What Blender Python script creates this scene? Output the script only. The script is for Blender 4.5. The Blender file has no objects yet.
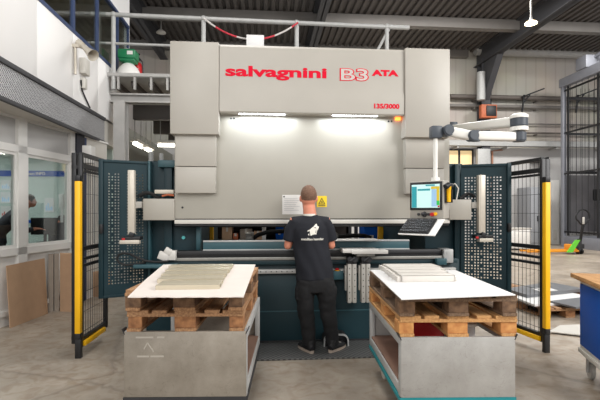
import bpy, bmesh, math, random
from mathutils import Vector, Matrix, noise
from mathutils.bvhtree import BVHTree
random.seed(7)
C = bpy.context.scene.collection
PI = math.pi
V = Vector
# ------------------------------------------------------------------ camera
F = 433.0; EYE = 1.52; HY = 212.0
YAW = math.atan(0.078); cy, sy = math.cos(YAW), math.sin(YAW)
cam = bpy.data.cameras.new('camera'); co = bpy.data.objects.new('camera', cam); C.objects.link(co)
cam.sensor_width = 36; cam.lens = F/600*36; cam.shift_y = (HY-200)/600
cam.clip_start = .05; cam.clip_end = 200
co.location = (0, 0, EYE); co.rotation_euler = (PI/2, 0, -YAW)
bpy.context.scene.camera = co
def ray(px, py):
    u = (px-300)/F; w = (HY-py)/F
    return V((u*cy+sy, cy-u*sy, w))
def onY(px, py, Y):
    d = ray(px, py); return V((0, 0, EYE)) + d*(Y/d.y)
def onD(px, py, D):
    return V((0, 0, EYE)) + ray(px, py)*D
def onZ(px, py, z):
    d = ray(px, py); return V((0, 0, EYE)) + d*((z-EYE)/d.z)
def onX(px, py, X):
    d = ray(px, py); return V((0, 0, EYE)) + d*(X/d.x)
def xY(px, Y): return onY(px, HY, Y).x
def zY(px, py, Y): return onY(px, py, Y).z

# ------------------------------------------------------------------ materials
def lin(c):
    c = c/255.0
    return c/12.92 if c <= .04045 else ((c+.055)/1.055)**2.4
def rgb(r, g, b): return (lin(r), lin(g), lin(b), 1)
def mat(name, col, rough=.5, metal=0, var=0, scale=6, bump=0, bscale=60, emit=0, stretch=None, spec=.5, col2=None, detail=6):
    m = bpy.data.materials.new(name); m.use_nodes = True
    n = m.node_tree.nodes; l = m.node_tree.links
    b = n['Principled BSDF']
    b.inputs['Roughness'].default_value = rough; b.inputs['Metallic'].default_value = metal
    b.inputs['Specular IOR Level'].default_value = spec
    c = rgb(*col); b.inputs['Base Color'].default_value = c
    tc = n.new('ShaderNodeTexCoord'); mp = n.new('ShaderNodeMapping'); l.new(tc.outputs['Object'], mp.inputs['Vector'])
    if stretch: mp.inputs['Scale'].default_value = stretch
    if var or col2:
        t = n.new('ShaderNodeTexNoise'); t.inputs['Scale'].default_value = scale; t.inputs['Detail'].default_value = detail
        l.new(mp.outputs['Vector'], t.inputs['Vector'])
        r = n.new('ShaderNodeValToRGB'); r.color_ramp.elements[0].position = .3; r.color_ramp.elements[1].position = .72
        d = rgb(*col2) if col2 else None
        r.color_ramp.elements[0].color = d if d else tuple([x*(1-var) for x in c[:3]]+[1])
        r.color_ramp.elements[1].color = c if d else tuple([min(1, x*(1+var)) for x in c[:3]]+[1])
        l.new(t.outputs['Fac'], r.inputs['Fac']); l.new(r.outputs['Color'], b.inputs['Base Color'])
    if bump:
        t2 = n.new('ShaderNodeTexNoise'); t2.inputs['Scale'].default_value = bscale; t2.inputs['Detail'].default_value = 4
        l.new(mp.outputs['Vector'], t2.inputs['Vector'])
        bm_ = n.new('ShaderNodeBump'); bm_.inputs['Strength'].default_value = bump; bm_.inputs['Distance'].default_value = .01
        l.new(t2.outputs['Fac'], bm_.inputs['Height']); l.new(bm_.outputs['Normal'], b.inputs['Normal'])
    if emit:
        b.inputs['Emission Color'].default_value = c; b.inputs['Emission Strength'].default_value = emit
    return m
M = {}
M['grey'] = mat('machine_grey', (168, 163, 154), .42, 0, .03, 3, .03, 250)
M['grey_low'] = mat('machine_grey_ram', (166, 162, 152), .4, 0, .03, 3, .03, 250)
M['grey_box'] = mat('machine_grey_box', (162, 157, 147), .45, 0, .03, 3)
M['beige'] = mat('beige_aluminium', (198, 190, 176), .4, .2, .04, 20)
M['teal'] = mat('teal_paint', (22, 50, 57), .45, 0, .10, 2.5, .04, 120)
M['teal_dark'] = mat('teal_paint_dark', (19, 46, 53), .5, 0, .08, 3, spec=.35)
M['teal_mid'] = mat('teal_paint_mid', (46, 82, 90), .45, 0, .06, 4)
M['teal_line'] = mat('teal_line', (24, 128, 134), .5, 0, .08, 8)
M['black'] = mat('black_paint', (26, 26, 28), .45, 0, .1, 20)
M['rubber'] = mat('black_rubber', (22, 22, 23), .7, 0, .15, 30)
M['dark'] = mat('dark_steel', (58, 58, 60), .5, .4, .12, 10)
M['alu'] = mat('aluminium', (186, 184, 180), .35, .25, .06, 15)
M['support_light'] = mat('bright_support', (206, 202, 196), .4, .1, .04, 12)
M['support_mid'] = mat('profile_support', (178, 174, 166), .4, .1, .06, 12)
M['steel'] = mat('rail_steel', (150, 148, 142), .35, .3, .12, 20)
M['galv'] = mat('galvanised', (176, 176, 174), .5, .15, .06, 12)
M['white'] = mat('white_paint', (226, 224, 220), .45, 0, .02, 5)
M['offwhite'] = mat('off_white', (206, 202, 194), .5, 0, .03, 6)
M['wallw'] = mat('office_white', (236, 234, 232), .55, 0, .015, 2)
M['red'] = mat('letter_red', (208, 6, 44), .7, spec=.2)
M['red_plain'] = mat('red_paint', (190, 30, 34), .4)
M['yellow'] = mat('safety_yellow', (244, 184, 10), .45, 0, .03, 10)
M['yellow2'] = mat('sign_yellow', (240, 208, 40), .5)
M['blue'] = mat('cabinet_blue', (16, 84, 176), .6, 0, .04, 6, spec=.15)
M['blue_frame'] = mat('window_frame_blue', (42, 60, 98), .45, 0, .05, 8)
M['navy'] = mat('door_frame_navy', (30, 32, 46), .5, 0, .05, 8)
M['green'] = mat('green_plastic', (12, 122, 76), .4, 0, .06, 8)
M['lime'] = mat('lime_label', (110, 214, 60), .5)
M['orange'] = mat('orange_paint', (182, 98, 62), .5, 0, .08, 10)
M['fork'] = mat('fork_orange', (232, 150, 30), .5)
M['card'] = mat('cardboard', (186, 152, 122), .8, 0, .05, 8, .1, 80)
M['card_w'] = mat('white_cardboard', (222, 212, 204), .75, 0, .03, 5, .1, 40)
M['card_g'] = mat('grey_cardboard', (150, 138, 126), .8, 0, .1, 8)
M['sheetw'] = mat('white_board', (222, 221, 220), .5, 0, .01, 5)
M['tray'] = mat('tray_white', (210, 204, 196), .45, 0, .01, 5)
M['wood'] = mat('pallet_wood', (184, 142, 102), .8, 0, 0, 5, .25, 70, stretch=(14, 1, 14), col2=(126, 90, 62))
M['wood_old'] = mat('pallet_wood_weathered', (138, 112, 88), .85, 0, 0, 5, .25, 70, stretch=(14, 1, 14), col2=(84, 64, 50))
M['block'] = mat('pallet_block_wood', (182, 130, 86), .85, 0, 0, 18, .2, 70, col2=(118, 78, 50))
M['block_old'] = mat('pallet_block_old', (132, 102, 76), .85, 0, 0, 18, .2, 70, col2=(78, 56, 40))
M['block_new'] = mat('pallet_block_new', (212, 156, 92), .8, 0, 0, 18, .15, 70, col2=(172, 108, 58))
M['wood_new'] = mat('pallet_wood_new', (206, 160, 104), .8, 0, 0, 5, .2, 70, stretch=(14, 1, 14), col2=(166, 116, 70))
M['profile'] = mat('folded_steel', (198, 188, 166), .32, .3, .1, 3, stretch=(.6, 6, 6))
M['skin'] = mat('skin', (204, 132, 106), .55, 0, .06, 12)
M['hair'] = mat('short_brown_hair', (112, 82, 64), .75, 0, .25, 60, .6, 220)
M['shirt'] = mat('navy_shirt', (18, 20, 29), .85, 0, .12, 5, .1, 200)
M['trouser'] = mat('black_trousers', (20, 20, 22), .85, 0, .25, 6, .15, 160)
M['shoe'] = mat('shoe_black', (26, 26, 28), .6, 0, .15, 12)
M['sole'] = mat('shoe_sole', (176, 160, 146), .7, 0, .08, 20)
M['print'] = mat('shirt_print', (226, 222, 212), .8)
M['lamp'] = mat('lamp_glow', (255, 232, 190), .5, emit=6)
M['tube'] = mat('tube_glow', (255, 250, 235), .5, emit=7)
M['led'] = mat('led_glow', (240, 248, 255), .5, emit=12)
M['amber'] = mat('amber_glow', (255, 130, 50), .5, emit=3)
M['screenw'] = mat('screen_pale', (196, 232, 228), .3, emit=.28)
M['screent'] = mat('screen_teal', (40, 140, 150), .3, emit=.4)
M['screenb'] = mat('screen_blue', (140, 176, 206), .3, emit=.4)
M['screeny'] = mat('screen_olive', (196, 172, 40), .3, emit=.4)
M['screeng'] = mat('screen_green', (40, 170, 70), .3, emit=.4)
M['paper'] = mat('notice_paper', (218, 216, 212), .6, 0, .03, 30)
M['ink'] = mat('print_grey', (176, 176, 176), .7)
M['purlin'] = mat('galv_beam', (126, 122, 118), .6, .2, .08, 2)
M['rafter'] = mat('painted_beam', (66, 66, 69), .6, .1, .08, 2)
M['beam'] = mat('beam_grey', (172, 170, 167), .55, .2, .08, 4)
M['pipe'] = mat('pipe_brown', (104, 97, 92), .6, .2, .1, 3)
M['concrete_w'] = mat('lower_wall', (196, 194, 192), .8, 0, .05, .8)
M['jeans'] = mat('blue_jacket', (30, 44, 92), .8, 0, .08, 6)
M['jumper'] = mat('dark_jumper', (40, 40, 46), .85, 0, .1, 6)
M['desk'] = mat('desk_dark', (52, 54, 62), .5, 0, .06, 5)
M['inner'] = mat('office_inner_wall', (198, 212, 206), .7, 0, .02, 2)
M['sheetg'] = mat('sheet_grey', (120, 122, 126), .4, .4, .1, 3)
M['copper'] = mat('copper_pipe', (176, 128, 104), .5, .3)
M['cage'] = mat('cage_grey', (140, 142, 150), .5, .2, .05, 3)

def special():
    # polished concrete floor with worn blotches, hairline cracks and joints
    m = bpy.data.materials.new('floor_concrete'); m.use_nodes = True
    n = m.node_tree.nodes; l = m.node_tree.links; b = n['Principled BSDF']
    tc = n.new('ShaderNodeTexCoord')
    t = n.new('ShaderNodeTexNoise'); t.inputs['Scale'].default_value = .9; t.inputs['Detail'].default_value = 9; t.inputs['Roughness'].default_value = .62
    l.new(tc.outputs['Object'], t.inputs['Vector'])
    r = n.new('ShaderNodeValToRGB'); e = r.color_ramp.elements
    e[0].position = .32; e[0].color = rgb(132, 121, 108); e[1].position = .68; e[1].color = rgb(182, 171, 157)
    l.new(t.outputs['Fac'], r.inputs['Fac'])
    t2 = n.new('ShaderNodeTexNoise'); t2.inputs['Scale'].default_value = 6; t2.inputs['Detail'].default_value = 6; t2.inputs['Distortion'].default_value = 1.2
    l.new(tc.outputs['Object'], t2.inputs['Vector'])
    r2 = n.new('ShaderNodeValToRGB'); e = r2.color_ramp.elements
    e[0].position = .34; e[0].color = (.76, .68, .6, 1); e[1].position = .56; e[1].color = (1, 1, 1, 1)
    l.new(t2.outputs['Fac'], r2.inputs['Fac'])
    mx = n.new('ShaderNodeMixRGB'); mx.blend_type = 'MULTIPLY'; mx.inputs['Fac'].default_value = .8
    l.new(r.outputs['Color'], mx.inputs[1]); l.new(r2.outputs['Color'], mx.inputs[2])
    v = n.new('ShaderNodeTexVoronoi'); v.feature = 'DISTANCE_TO_EDGE'; v.inputs['Scale'].default_value = .42
    wv = n.new('ShaderNodeMixRGB'); wv.inputs['Fac'].default_value = .12
    l.new(tc.outputs['Object'], wv.inputs[1]); l.new(t2.outputs['Color'], wv.inputs[2]); l.new(wv.outputs['Color'], v.inputs['Vector'])
    r3 = n.new('ShaderNodeValToRGB'); e = r3.color_ramp.elements
    e[0].position = .0; e[0].color = (.55, .52, .5, 1); e[1].position = .012; e[1].color = (1, 1, 1, 1)
    l.new(v.outputs['Distance'], r3.inputs['Fac'])
    mx2 = n.new('ShaderNodeMixRGB'); mx2.blend_type = 'MULTIPLY'; mx2.inputs['Fac'].default_value = .6
    l.new(mx.outputs['Color'], mx2.inputs[1]); l.new(r3.outputs['Color'], mx2.inputs[2]); l.new(mx2.outputs['Color'], b.inputs['Base Color'])
    r4 = n.new('ShaderNodeMapRange'); r4.inputs['To Min'].default_value = .28; r4.inputs['To Max'].default_value = .6
    l.new(t.outputs['Fac'], r4.inputs['Value']); l.new(r4.outputs['Result'], b.inputs['Roughness'])
    M['floor'] = m
    # perforated fascia
    m = bpy.data.materials.new('perforated_fascia'); m.use_nodes = True
    n = m.node_tree.nodes; l = m.node_tree.links; b = n['Principled BSDF']
    tc = n.new('ShaderNodeTexCoord'); mp = n.new('ShaderNodeMapping'); mp.inputs['Scale'].default_value = (1, 1, 1); mp.inputs['Rotation'].default_value = (.5, 0, 0)
    l.new(tc.outputs['Object'], mp.inputs['Vector'])
    v = n.new('ShaderNodeTexVoronoi'); v.inputs['Scale'].default_value = 36; v.inputs['Randomness'].default_value = .12
    l.new(mp.outputs['Vector'], v.inputs['Vector'])
    r = n.new('ShaderNodeValToRGB'); e = r.color_ramp.elements
    e[0].position = .3; e[0].color = rgb(60, 60, 62); e[1].position = .5; e[1].color = rgb(206, 206, 208)
    l.new(v.outputs['Distance'], r.inputs['Fac']); l.new(r.outputs['Color'], b.inputs['Base Color'])
    b.inputs['Roughness'].default_value = .45; b.inputs['Metallic'].default_value = .3
    M['fascia'] = m
    # cladding with vertical joints (object X)
    def clad(name, c1, c2, pitch):
        m = bpy.data.materials.new(name); m.use_nodes = True
        n = m.node_tree.nodes; l = m.node_tree.links; b = n['Principled BSDF']
        tc = n.new('ShaderNodeTexCoord'); w = n.new('ShaderNodeTexWave'); w.bands_direction = 'X'; w.inputs['Scale'].default_value = 1/pitch*.314
        w.inputs['Distortion'].default_value = 0
        l.new(tc.outputs['Object'], w.inputs['Vector'])
        r = n.new('ShaderNodeValToRGB'); e = r.color_ramp.elements
        e[0].position = .0; e[0].color = rgb(*c2); e[1].position = .12; e[1].color = rgb(*c1)
        l.new(w.outputs['Fac'], r.inputs['Fac'])
        t = n.new('ShaderNodeTexNoise'); t.inputs['Scale'].default_value = .5; l.new(tc.outputs['Object'], t.inputs['Vector'])
        mx = n.new('ShaderNodeMixRGB'); mx.blend_type = 'MULTIPLY'; mx.inputs['Fac'].default_value = .25
        l.new(r.outputs['Color'], mx.inputs[1]); l.new(t.outputs['Color'], mx.inputs[2]); l.new(mx.outputs['Color'], b.inputs['Base Color'])
        b.inputs['Roughness'].default_value = .65
        return m
    M['clad'] = clad('wall_cladding', (184, 177, 167), (174, 167, 157), .5)
    # scratched sheet steel (trolley panels)
    def scratched(name, c1, c2):
        m = bpy.data.materials.new(name); m.use_nodes = True
        n = m.node_tree.nodes; l = m.node_tree.links; b = n['Principled BSDF']
        tc = n.new('ShaderNodeTexCoord')
        t = n.new('ShaderNodeTexNoise'); t.inputs['Scale'].default_value = 3.5; t.inputs['Detail'].default_value = 8; t.inputs['Roughness'].default_value = .65
        l.new(tc.outputs['Object'], t.inputs['Vector'])
        r = n.new('ShaderNodeValToRGB'); e = r.color_ramp.elements
        e[0].position = .3; e[0].color = rgb(*c2); e[1].position = .7; e[1].color = rgb(*c1)
        l.new(t.outputs['Fac'], r.inputs['Fac'])
        t2 = n.new('ShaderNodeTexNoise'); t2.inputs['Scale'].default_value = 5; t2.inputs['Detail'].default_value = 2; t2.inputs['Distortion'].default_value = 3.5
        l.new(tc.outputs['Object'], t2.inputs['Vector'])
        r2 = n.new('ShaderNodeValToRGB'); e = r2.color_ramp.elements
        e[0].position = .492; e[0].color = (1, 1, 1, 1); e[1].position = .508; e[1].color = (1, 1, 1, 1)
        k = r2.color_ramp.elements.new(.5); k.color = (.74, .72, .7, 1)
        l.new(t2.outputs['Fac'], r2.inputs['Fac'])
        mx = n.new('ShaderNodeMixRGB'); mx.blend_type = 'MULTIPLY'; mx.inputs['Fac'].default_value = .7
        l.new(r.outputs['Color'], mx.inputs[1]); l.new(r2.outputs['Color'], mx.inputs[2]); l.new(mx.outputs['Color'], b.inputs['Base Color'])
        b.inputs['Roughness'].default_value = .5; b.inputs['Metallic'].default_value = .25
        return m
    M['scratch'] = scratched('scratched_sheet', (176, 174, 170), (150, 147, 142))
    M['scratch_old'] = scratched('worn_sheet', (160, 152, 140), (126, 118, 106))
    # glass
    m = bpy.data.materials.new('window_glass'); m.use_nodes = True
    n = m.node_tree.nodes; l = m.node_tree.links; n.remove(n['Principled BSDF'])
    tr = n.new('ShaderNodeBsdfTransparent'); tr.inputs['Color'].default_value = (.86, .9, .9, 1)
    gl = n.new('ShaderNodeBsdfGlossy'); gl.inputs['Roughness'].default_value = .03; gl.inputs['Color'].default_value = (.8, .8, .8, 1)
    lw_ = n.new('ShaderNodeLayerWeight'); lw_.inputs['Blend'].default_value = .25; fr = n.new('ShaderNodeMapRange'); fr.inputs['To Min'].default_value = .04; fr.inputs['To Max'].default_value = .45; l.new(lw_.outputs['Facing'], fr.inputs['Value'])
    mx = n.new('ShaderNodeMixShader'); l.new(fr.outputs['Result'], mx.inputs['Fac']); l.new(tr.outputs[0], mx.inputs[1]); l.new(gl.outputs[0], mx.inputs[2])
    l.new(mx.outputs[0], n['Material Output'].inputs['Surface'])
    M['glass'] = m
    # striped barrier chain red / white along object X
    m = bpy.data.materials.new('barrier_stripes'); m.use_nodes = True
    n = m.node_tree.nodes; l = m.node_tree.links; b = n['Principled BSDF']
    tc = n.new('ShaderNodeTexCoord'); w = n.new('ShaderNodeTexWave'); w.bands_direction = 'X'; w.inputs['Scale'].default_value = .42; w.inputs['Phase Offset'].default_value = 1
    l.new(tc.outputs['Object'], w.inputs['Vector'])
    r = n.new('ShaderNodeValToRGB'); r.color_ramp.interpolation = 'CONSTANT'; e = r.color_ramp.elements
    e[0].color = rgb(206, 200, 196); e[1].position = .42; e[1].color = rgb(196, 44, 62)
    l.new(w.outputs['Fac'], r.inputs['Fac']); l.new(r.outputs['Color'], b.inputs['Base Color'])
    M['chain'] = m
    # ribbed grating
    m = bpy.data.materials.new('grating'); m.use_nodes = True
    n = m.node_tree.nodes; l = m.node_tree.links; b = n['Principled BSDF']
    tc = n.new('ShaderNodeTexCoord'); mp = n.new('ShaderNodeMapping'); l.new(tc.outputs['Object'], mp.inputs['Vector'])
    ck = n.new('ShaderNodeTexChecker'); ck.inputs['Scale'].default_value = 36
    ck.inputs['Color1'].default_value = rgb(112, 112, 110); ck.inputs['Color2'].default_value = rgb(70, 70, 70)
    l.new(mp.outputs['Vector'], ck.inputs['Vector']); l.new(ck.outputs['Color'], b.inputs['Base Color'])
    b.inputs['Roughness'].default_value = .5; b.inputs['Metallic'].default_value = .3
    M['grating'] = m
special()

# ------------------------------------------------------------------ mesh builder
class MB:
    def __init__(s): s.bm = bmesh.new()
    def _merge(s, b, mtx=None):
        if mtx is not None: b.transform(mtx)
        me = bpy.data.meshes.new('tmp'); b.to_mesh(me); b.free(); s.bm.from_mesh(me); bpy.data.meshes.remove(me)
        return s
    def box(s, x0, x1, y0, y1, z0, z1, bev=0, mtx=None, seg=2):
        b = bmesh.new(); bmesh.ops.create_cube(b, size=1)
        bmesh.ops.scale(b, vec=(abs(x1-x0), abs(y1-y0), abs(z1-z0)), verts=b.verts)
        bmesh.ops.translate(b, vec=((x0+x1)/2, (y0+y1)/2, (z0+z1)/2), verts=b.verts)
        if bev: bmesh.ops.bevel(b, geom=b.edges[:], offset=bev, segments=seg, affect='EDGES', profile=.5)
        return s._merge(b, mtx)
    def bar(s, p0, p1, w, h, up=(0, 0, 1), bev=0):
        p0, p1 = V(p0), V(p1); d = p1-p0; L = d.length; d.normalize()
        upv = V(up)
        if abs(d.dot(upv)) > .99: upv = V((0, 1, 0))
        xx = d.cross(upv).normalized(); zz = xx.cross(d).normalized()
        m = Matrix((xx, d, zz)).transposed().to_4x4(); m.translation = (p0+p1)/2
        return s.box(-w/2, w/2, -L/2, L/2, -h/2, h/2, bev, m)
    def cyl(s, p0, p1, r0, r1=None, n=20, bev=0):
        p0, p1 = V(p0), V(p1); d = p1-p0; L = d.length
        b = bmesh.new(); bmesh.ops.create_cone(b, cap_ends=True, segments=n, radius1=r0, radius2=r0 if r1 is None else r1, depth=L)
        if bev: bmesh.ops.bevel(b, geom=[e for e in b.edges if e.calc_face_angle(0) > .9], offset=bev, segments=2, affect='EDGES')
        q = V((0, 0, 1)).rotation_difference(d.normalized()).to_matrix().to_4x4(); q.translation = (p0+p1)/2
        return s._merge(b, q)
    def sph(s, c, r, n=20):
        b = bmesh.new(); bmesh.ops.create_uvsphere(b, u_segments=n, v_segments=n*2//3, radius=1)
        if not hasattr(r, '__len__'): r = (r, r, r)
        bmesh.ops.scale(b, vec=r, verts=b.verts); bmesh.ops.translate(b, vec=c, verts=b.verts)
        return s._merge(b)
    def prism(s, pts, vec):
        b = bmesh.new(); vs = [b.verts.new(p) for p in pts]; f = b.faces.new(vs)
        r = bmesh.ops.extrude_face_region(b, geom=[f])
        bmesh.ops.translate(b, vec=vec, verts=[g for g in r['geom'] if isinstance(g, bmesh.types.BMVert)])
        bmesh.ops.recalc_face_normals(b, faces=b.faces)
        return s._merge(b)
    def tube(s, pts, rad, n=10, ref=(0, 1, 0), caps=True):
        pts = [V(p) for p in pts]; b = bmesh.new(); rings = []
        for i, p in enumerate(pts):
            t = (pts[min(i+1, len(pts)-1)]-pts[max(i-1, 0)]).normalized()
            rf = V(ref)
            if abs(t.dot(rf)) > .97: rf = V((0, 0, 1)) if abs(t.z) < .9 else V((1, 0, 0))
            a = t.cross(rf).normalized(); c = a.cross(t).normalized()
            rr = rad[i] if hasattr(rad, '__len__') else rad
            ra, rc = rr if hasattr(rr, '__len__') else (rr, rr)
            rings.append([b.verts.new(p + a*ra*math.cos(2*PI*k/n) + c*rc*math.sin(2*PI*k/n)) for k in range(n)])
        for i in range(len(rings)-1):
            for k in range(n): b.faces.new((rings[i][k], rings[i][(k+1) % n], rings[i+1][(k+1) % n], rings[i+1][k]))
        if caps: b.faces.new(rings[0][::-1]); b.faces.new(rings[-1])
        bmesh.ops.recalc_face_normals(b, faces=b.faces)
        return s._merge(b)
    def lathe(s, prof, c=(0, 0, 0), n=24, mtx=None):
        b = bmesh.new(); rings = []
        for r, z in prof: rings.append([b.verts.new((r*math.cos(2*PI*k/n), r*math.sin(2*PI*k/n), z)) for k in range(n)])
        for i in range(len(rings)-1):
            for k in range(n): b.faces.new((rings[i][k], rings[i][(k+1) % n], rings[i+1][(k+1) % n], rings[i+1][k]))
        b.faces.new(rings[0][::-1]); b.faces.new(rings[-1])
        bmesh.ops.recalc_face_normals(b, faces=b.faces)
        return s._merge(b, mtx if mtx else Matrix.Translation(c))
    def quadgrid(s, quads):
        b = bmesh.new()
        for q in quads: b.faces.new([b.verts.new(p) for p in q])
        bmesh.ops.remove_doubles(b, verts=b.verts, dist=1e-5)
        return s._merge(b)
    def mesh(s, name):
        me = bpy.data.meshes.new(name); s.bm.to_mesh(me); s.bm.free(); return me

WM = {}
def wm(o): return WM.get(o.name, Matrix.Identity(4))
def link(name, me, m, parent=None, smooth=False, local=False, mw=None):
    if m is not None: me.materials.clear(); me.materials.append(m if not isinstance(m, str) else M[m])
    o = bpy.data.objects.new(name, me); C.objects.link(o)
    if smooth is True:
        for p in me.polygons: p.use_smooth = True
    elif smooth:
        me.set_sharp_from_angle(angle=math.radians(smooth))
        for p in me.polygons: p.use_smooth = True
    if parent is not None:
        o.parent = parent
        if not local: me.transform(wm(parent).inverted())
        WM[o.name] = wm(parent)
    return o
def part(name, mb, m, parent, smooth=35, local=False, label=None):
    o = link(name, mb.mesh(name), m, parent, smooth, local)
    if label: o['label'] = label
    return o
def thing(name, label, cat, loc=(0, 0, 0), rz=0, group=None):
    o = bpy.data.objects.new(name, None); C.objects.link(o); o.empty_display_size = .1
    o.location = loc; o.rotation_euler = (0, 0, rz); o['label'] = label; o['category'] = cat
    if group: o['group'] = group
    WM[o.name] = Matrix.Translation(V(loc)) @ Matrix.Rotation(rz, 4, 'Z')
    return o
def solo(name, mb, m, label, cat, group=None, smooth=35, org=None):
    me = mb.mesh(name)
    if org is None:
        cs = [v.co for v in me.vertices]
        org = V(((min(c.x for c in cs)+max(c.x for c in cs))/2, (min(c.y for c in cs)+max(c.y for c in cs))/2, min(c.z for c in cs)))
    me.transform(Matrix.Translation(-V(org)))
    o = link(name, me, m, None, smooth); o.location = org
    WM[o.name] = Matrix.Translation(V(org))
    o['label'] = label; o['category'] = cat
    if group: o['group'] = group
    return o
def struct(name, mb, m, parent=None, label=None, smooth=35):
    o = link(name, mb.mesh(name), m, parent, smooth)
    if parent is None: o['kind'] = 'structure'
    if label: o['label'] = label
    return o
def dup(root, loc, rz=0, label=None, group=None, swap=None):
    r = root.copy(); C.objects.link(r); r.location = loc; r.rotation_euler = (0, 0, rz)
    if label: r['label'] = label
    if group: r['group'] = group
    WM[r.name] = Matrix.Translation(V(loc)) @ Matrix.Rotation(rz, 4, 'Z')
    def kids(a, b):
        for ch in list(a.children):
            c = ch.copy(); C.objects.link(c); c.parent = b
            if swap and c.data and c.data.materials:
                k = c.data.materials[0].name
                if k in swap: c.data = c.data.copy(); c.data.materials[0] = swap[k]
            kids(ch, c)
    kids(root, r)
    return r
def text_mesh(txt, offset=0.0, extrude=0.0, shear=0):
    cu = bpy.data.curves.new('t', 'FONT'); cu.body = txt; cu.size = 1; cu.offset = offset; cu.extrude = extrude; cu.resolution_u = 4; cu.shear = shear
    o = bpy.data.objects.new('t', cu); C.objects.link(o); bpy.context.view_layer.update()
    me = bpy.data.meshes.new_from_object(o.evaluated_get(bpy.context.evaluated_depsgraph_get()))
    bpy.data.objects.remove(o); bpy.data.curves.remove(cu)
    return me
def fit_text(txt, x0, x1, z0, z1, y, offset=.0, thick=.004, box=None):
    """text standing in the XZ plane facing -Y, stretched into the box"""
    me = text_mesh(txt, offset, .5)
    xs = [v.co.x for v in me.vertices]; ys = [v.co.y for v in me.vertices]
    bx = box if box else (min(xs), max(xs), min(ys), max(ys))
    for v in me.vertices:
        a = (v.co.x-bx[0])/(bx[1]-bx[0]); b_ = (v.co.y-bx[2])/(bx[3]-bx[2]); c = v.co.z
        v.co = (x0+a*(x1-x0), y-c*thick, z0+b_*(z1-z0))
    return me, bx
def remesh(mb, vox, smooth_it=4, fac=.5):
    me = mb.mesh('rm'); o = bpy.data.objects.new('rm', me); C.objects.link(o)
    r = o.modifiers.new('r', 'REMESH'); r.mode = 'VOXEL'; r.voxel_size = vox; r.adaptivity = 0
    if smooth_it:
        s = o.modifiers.new('s', 'SMOOTH'); s.iterations = smooth_it; s.factor = fac
    bpy.context.view_layer.update()
    out = bpy.data.meshes.new_from_object(o.evaluated_get(bpy.context.evaluated_depsgraph_get()))
    bpy.data.objects.remove(o); bpy.data.meshes.remove(me)
    return out

# ------------------------------------------------------------------ the hall
YB = 20.0      # inside face of the rear wall
ZR = 9.15      # underside of the roof deck
struct('floor', MB().box(-11, 20, -5, YB, -.1, 0), 'floor')
# corrugated roof deck, ribs run towards the rear wall
q = []; x = -11.0
while x < 20:
    a = [(x, ZR), (x+.13, ZR), (x+.16, ZR+.09), (x+.25, ZR+.09), (x+.28, ZR)]
    for (xa, za), (xb, zb) in zip(a, a[1:]): q.append([(xa, -5, za), (xb, -5, zb), (xb, YB+.2, zb), (xa, YB+.2, za)])
    x += .28
M['deck'] = mat('roof_deck', (88, 83, 80), .6, .15, .06, 1)
struct('ceiling', MB().quadgrid(q), M['deck'], smooth=False)
struct('wall_back', MB().box(-11, 20, YB, YB+.2, zY(500, 148, YB), ZR+.1), 'clad')
struct('wall_back_lower', MB().box(-11, 20, YB-.12, YB+.2, 0, zY(500, 148, YB)), 'concrete_w')
struct('wall_left_rear', MB().box(-4.4, -4.2, 10.2, YB, 0, 4.1), mat('rear_side_wall', (128, 128, 120), .8, 0, .06, 1))
ZE = zY(540, 55, YB)
struct('trim_1', MB().cyl((9.8, YB-.3, ZE), (19, YB-.3, ZE), .22).cyl((9.8, YB-.3, ZE+.3), (19, YB-.3, ZE+.3), .1), 'beam')
struct('trim_2', MB().box(-11, 9.5, YB-.3, YB, ZE-.3, ZE+.2, .01), 'purlin')
# purlin, rafters, columns
struct('trim_3', MB().box(-11, 20, 16.45, 16.69, 8.78, ZR, .01).box(-11, 20, 16.45, 16.75, 8.76, 8.79), 'purlin')
def rafter(n, X, zl=8.4):
    b = MB().box(X-.02, X+.02, 0, YB, zl, ZR).box(X-.17, X+.17, 0, YB, zl, zl+.04).box(X-.17, X+.17, 0, YB, ZR-.04, ZR)
    struct('trim_%d' % n, b, 'rafter')
rafter(4, 10.05); rafter(5, 1.95); rafter(6, -4.6)
def column(n, X, zt):
    Y = YB-.45
    b = MB().box(X-.03, X+.03, Y-.2, Y+.2, 0, zt).box(X-.2, X+.2, Y-.24, Y-.2, 0, zt).box(X-.2, X+.2, Y+.2, Y+.24, 0, zt)
    b.prism([(X-.14, Y-.24, zt-1.9), (X-.14, Y-1.5, 8.45), (X-.14, Y-.24, 8.45)], (.28, 0, 0))
    struct('trim_%d' % n, b, 'rafter')
column(7, 10.15, 8.6)

# pipes on the rear wall
def wall_pipe(py0, r, y, mt, label, x0=8.6, x1=19, px=530):
    z = zY(px, py0, y)
    b = MB().cyl((x0, y, z), (x1, y, z), r, n=12)
    k = x0+1.2
    while k < x1:
        b.box(k-.03, k+.03, y-.02, YB, z-r-.06, z-r); k += 3.1
    return solo('wall_pipe', b, mt, label, 'pipe')
wall_pipe(98, .11, YB-.3, 'pipe', 'thick brown pipe along the rear wall, topmost of the pipe runs')
wall_pipe(107, .08, YB-.25, 'purlin', 'grey pipe along the rear wall just under the thick brown pipe')
wall_pipe(124, .035, YB-.2, 'purlin', 'thin conduit on rear wall, upper of the two thin lines above the cable tray', 10.5)
wall_pipe(133, .045, YB-.22, 'pipe', 'thin conduit on rear wall, lower of the two thin lines above the cable tray')
zt = zY(530, 145, YB-.5)
b = MB().box(3, 19, YB-.75, YB-.4, zt-.1, zt-.06).box(3, 19, YB-.77, YB-.73, zt-.1, zt+.12).cyl((3, YB-.6, zt+.08), (19, YB-.6, zt+.08), .1, n=12)
k = 4
while k < 19: b.box(k-.04, k+.04, YB-.7, YB-.12, zt-.2, zt-.1); k += 2.4
solo('cable_tray', b, 'galv', 'long grey cable tray along the rear wall below the pipes', 'cable tray')
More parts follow.
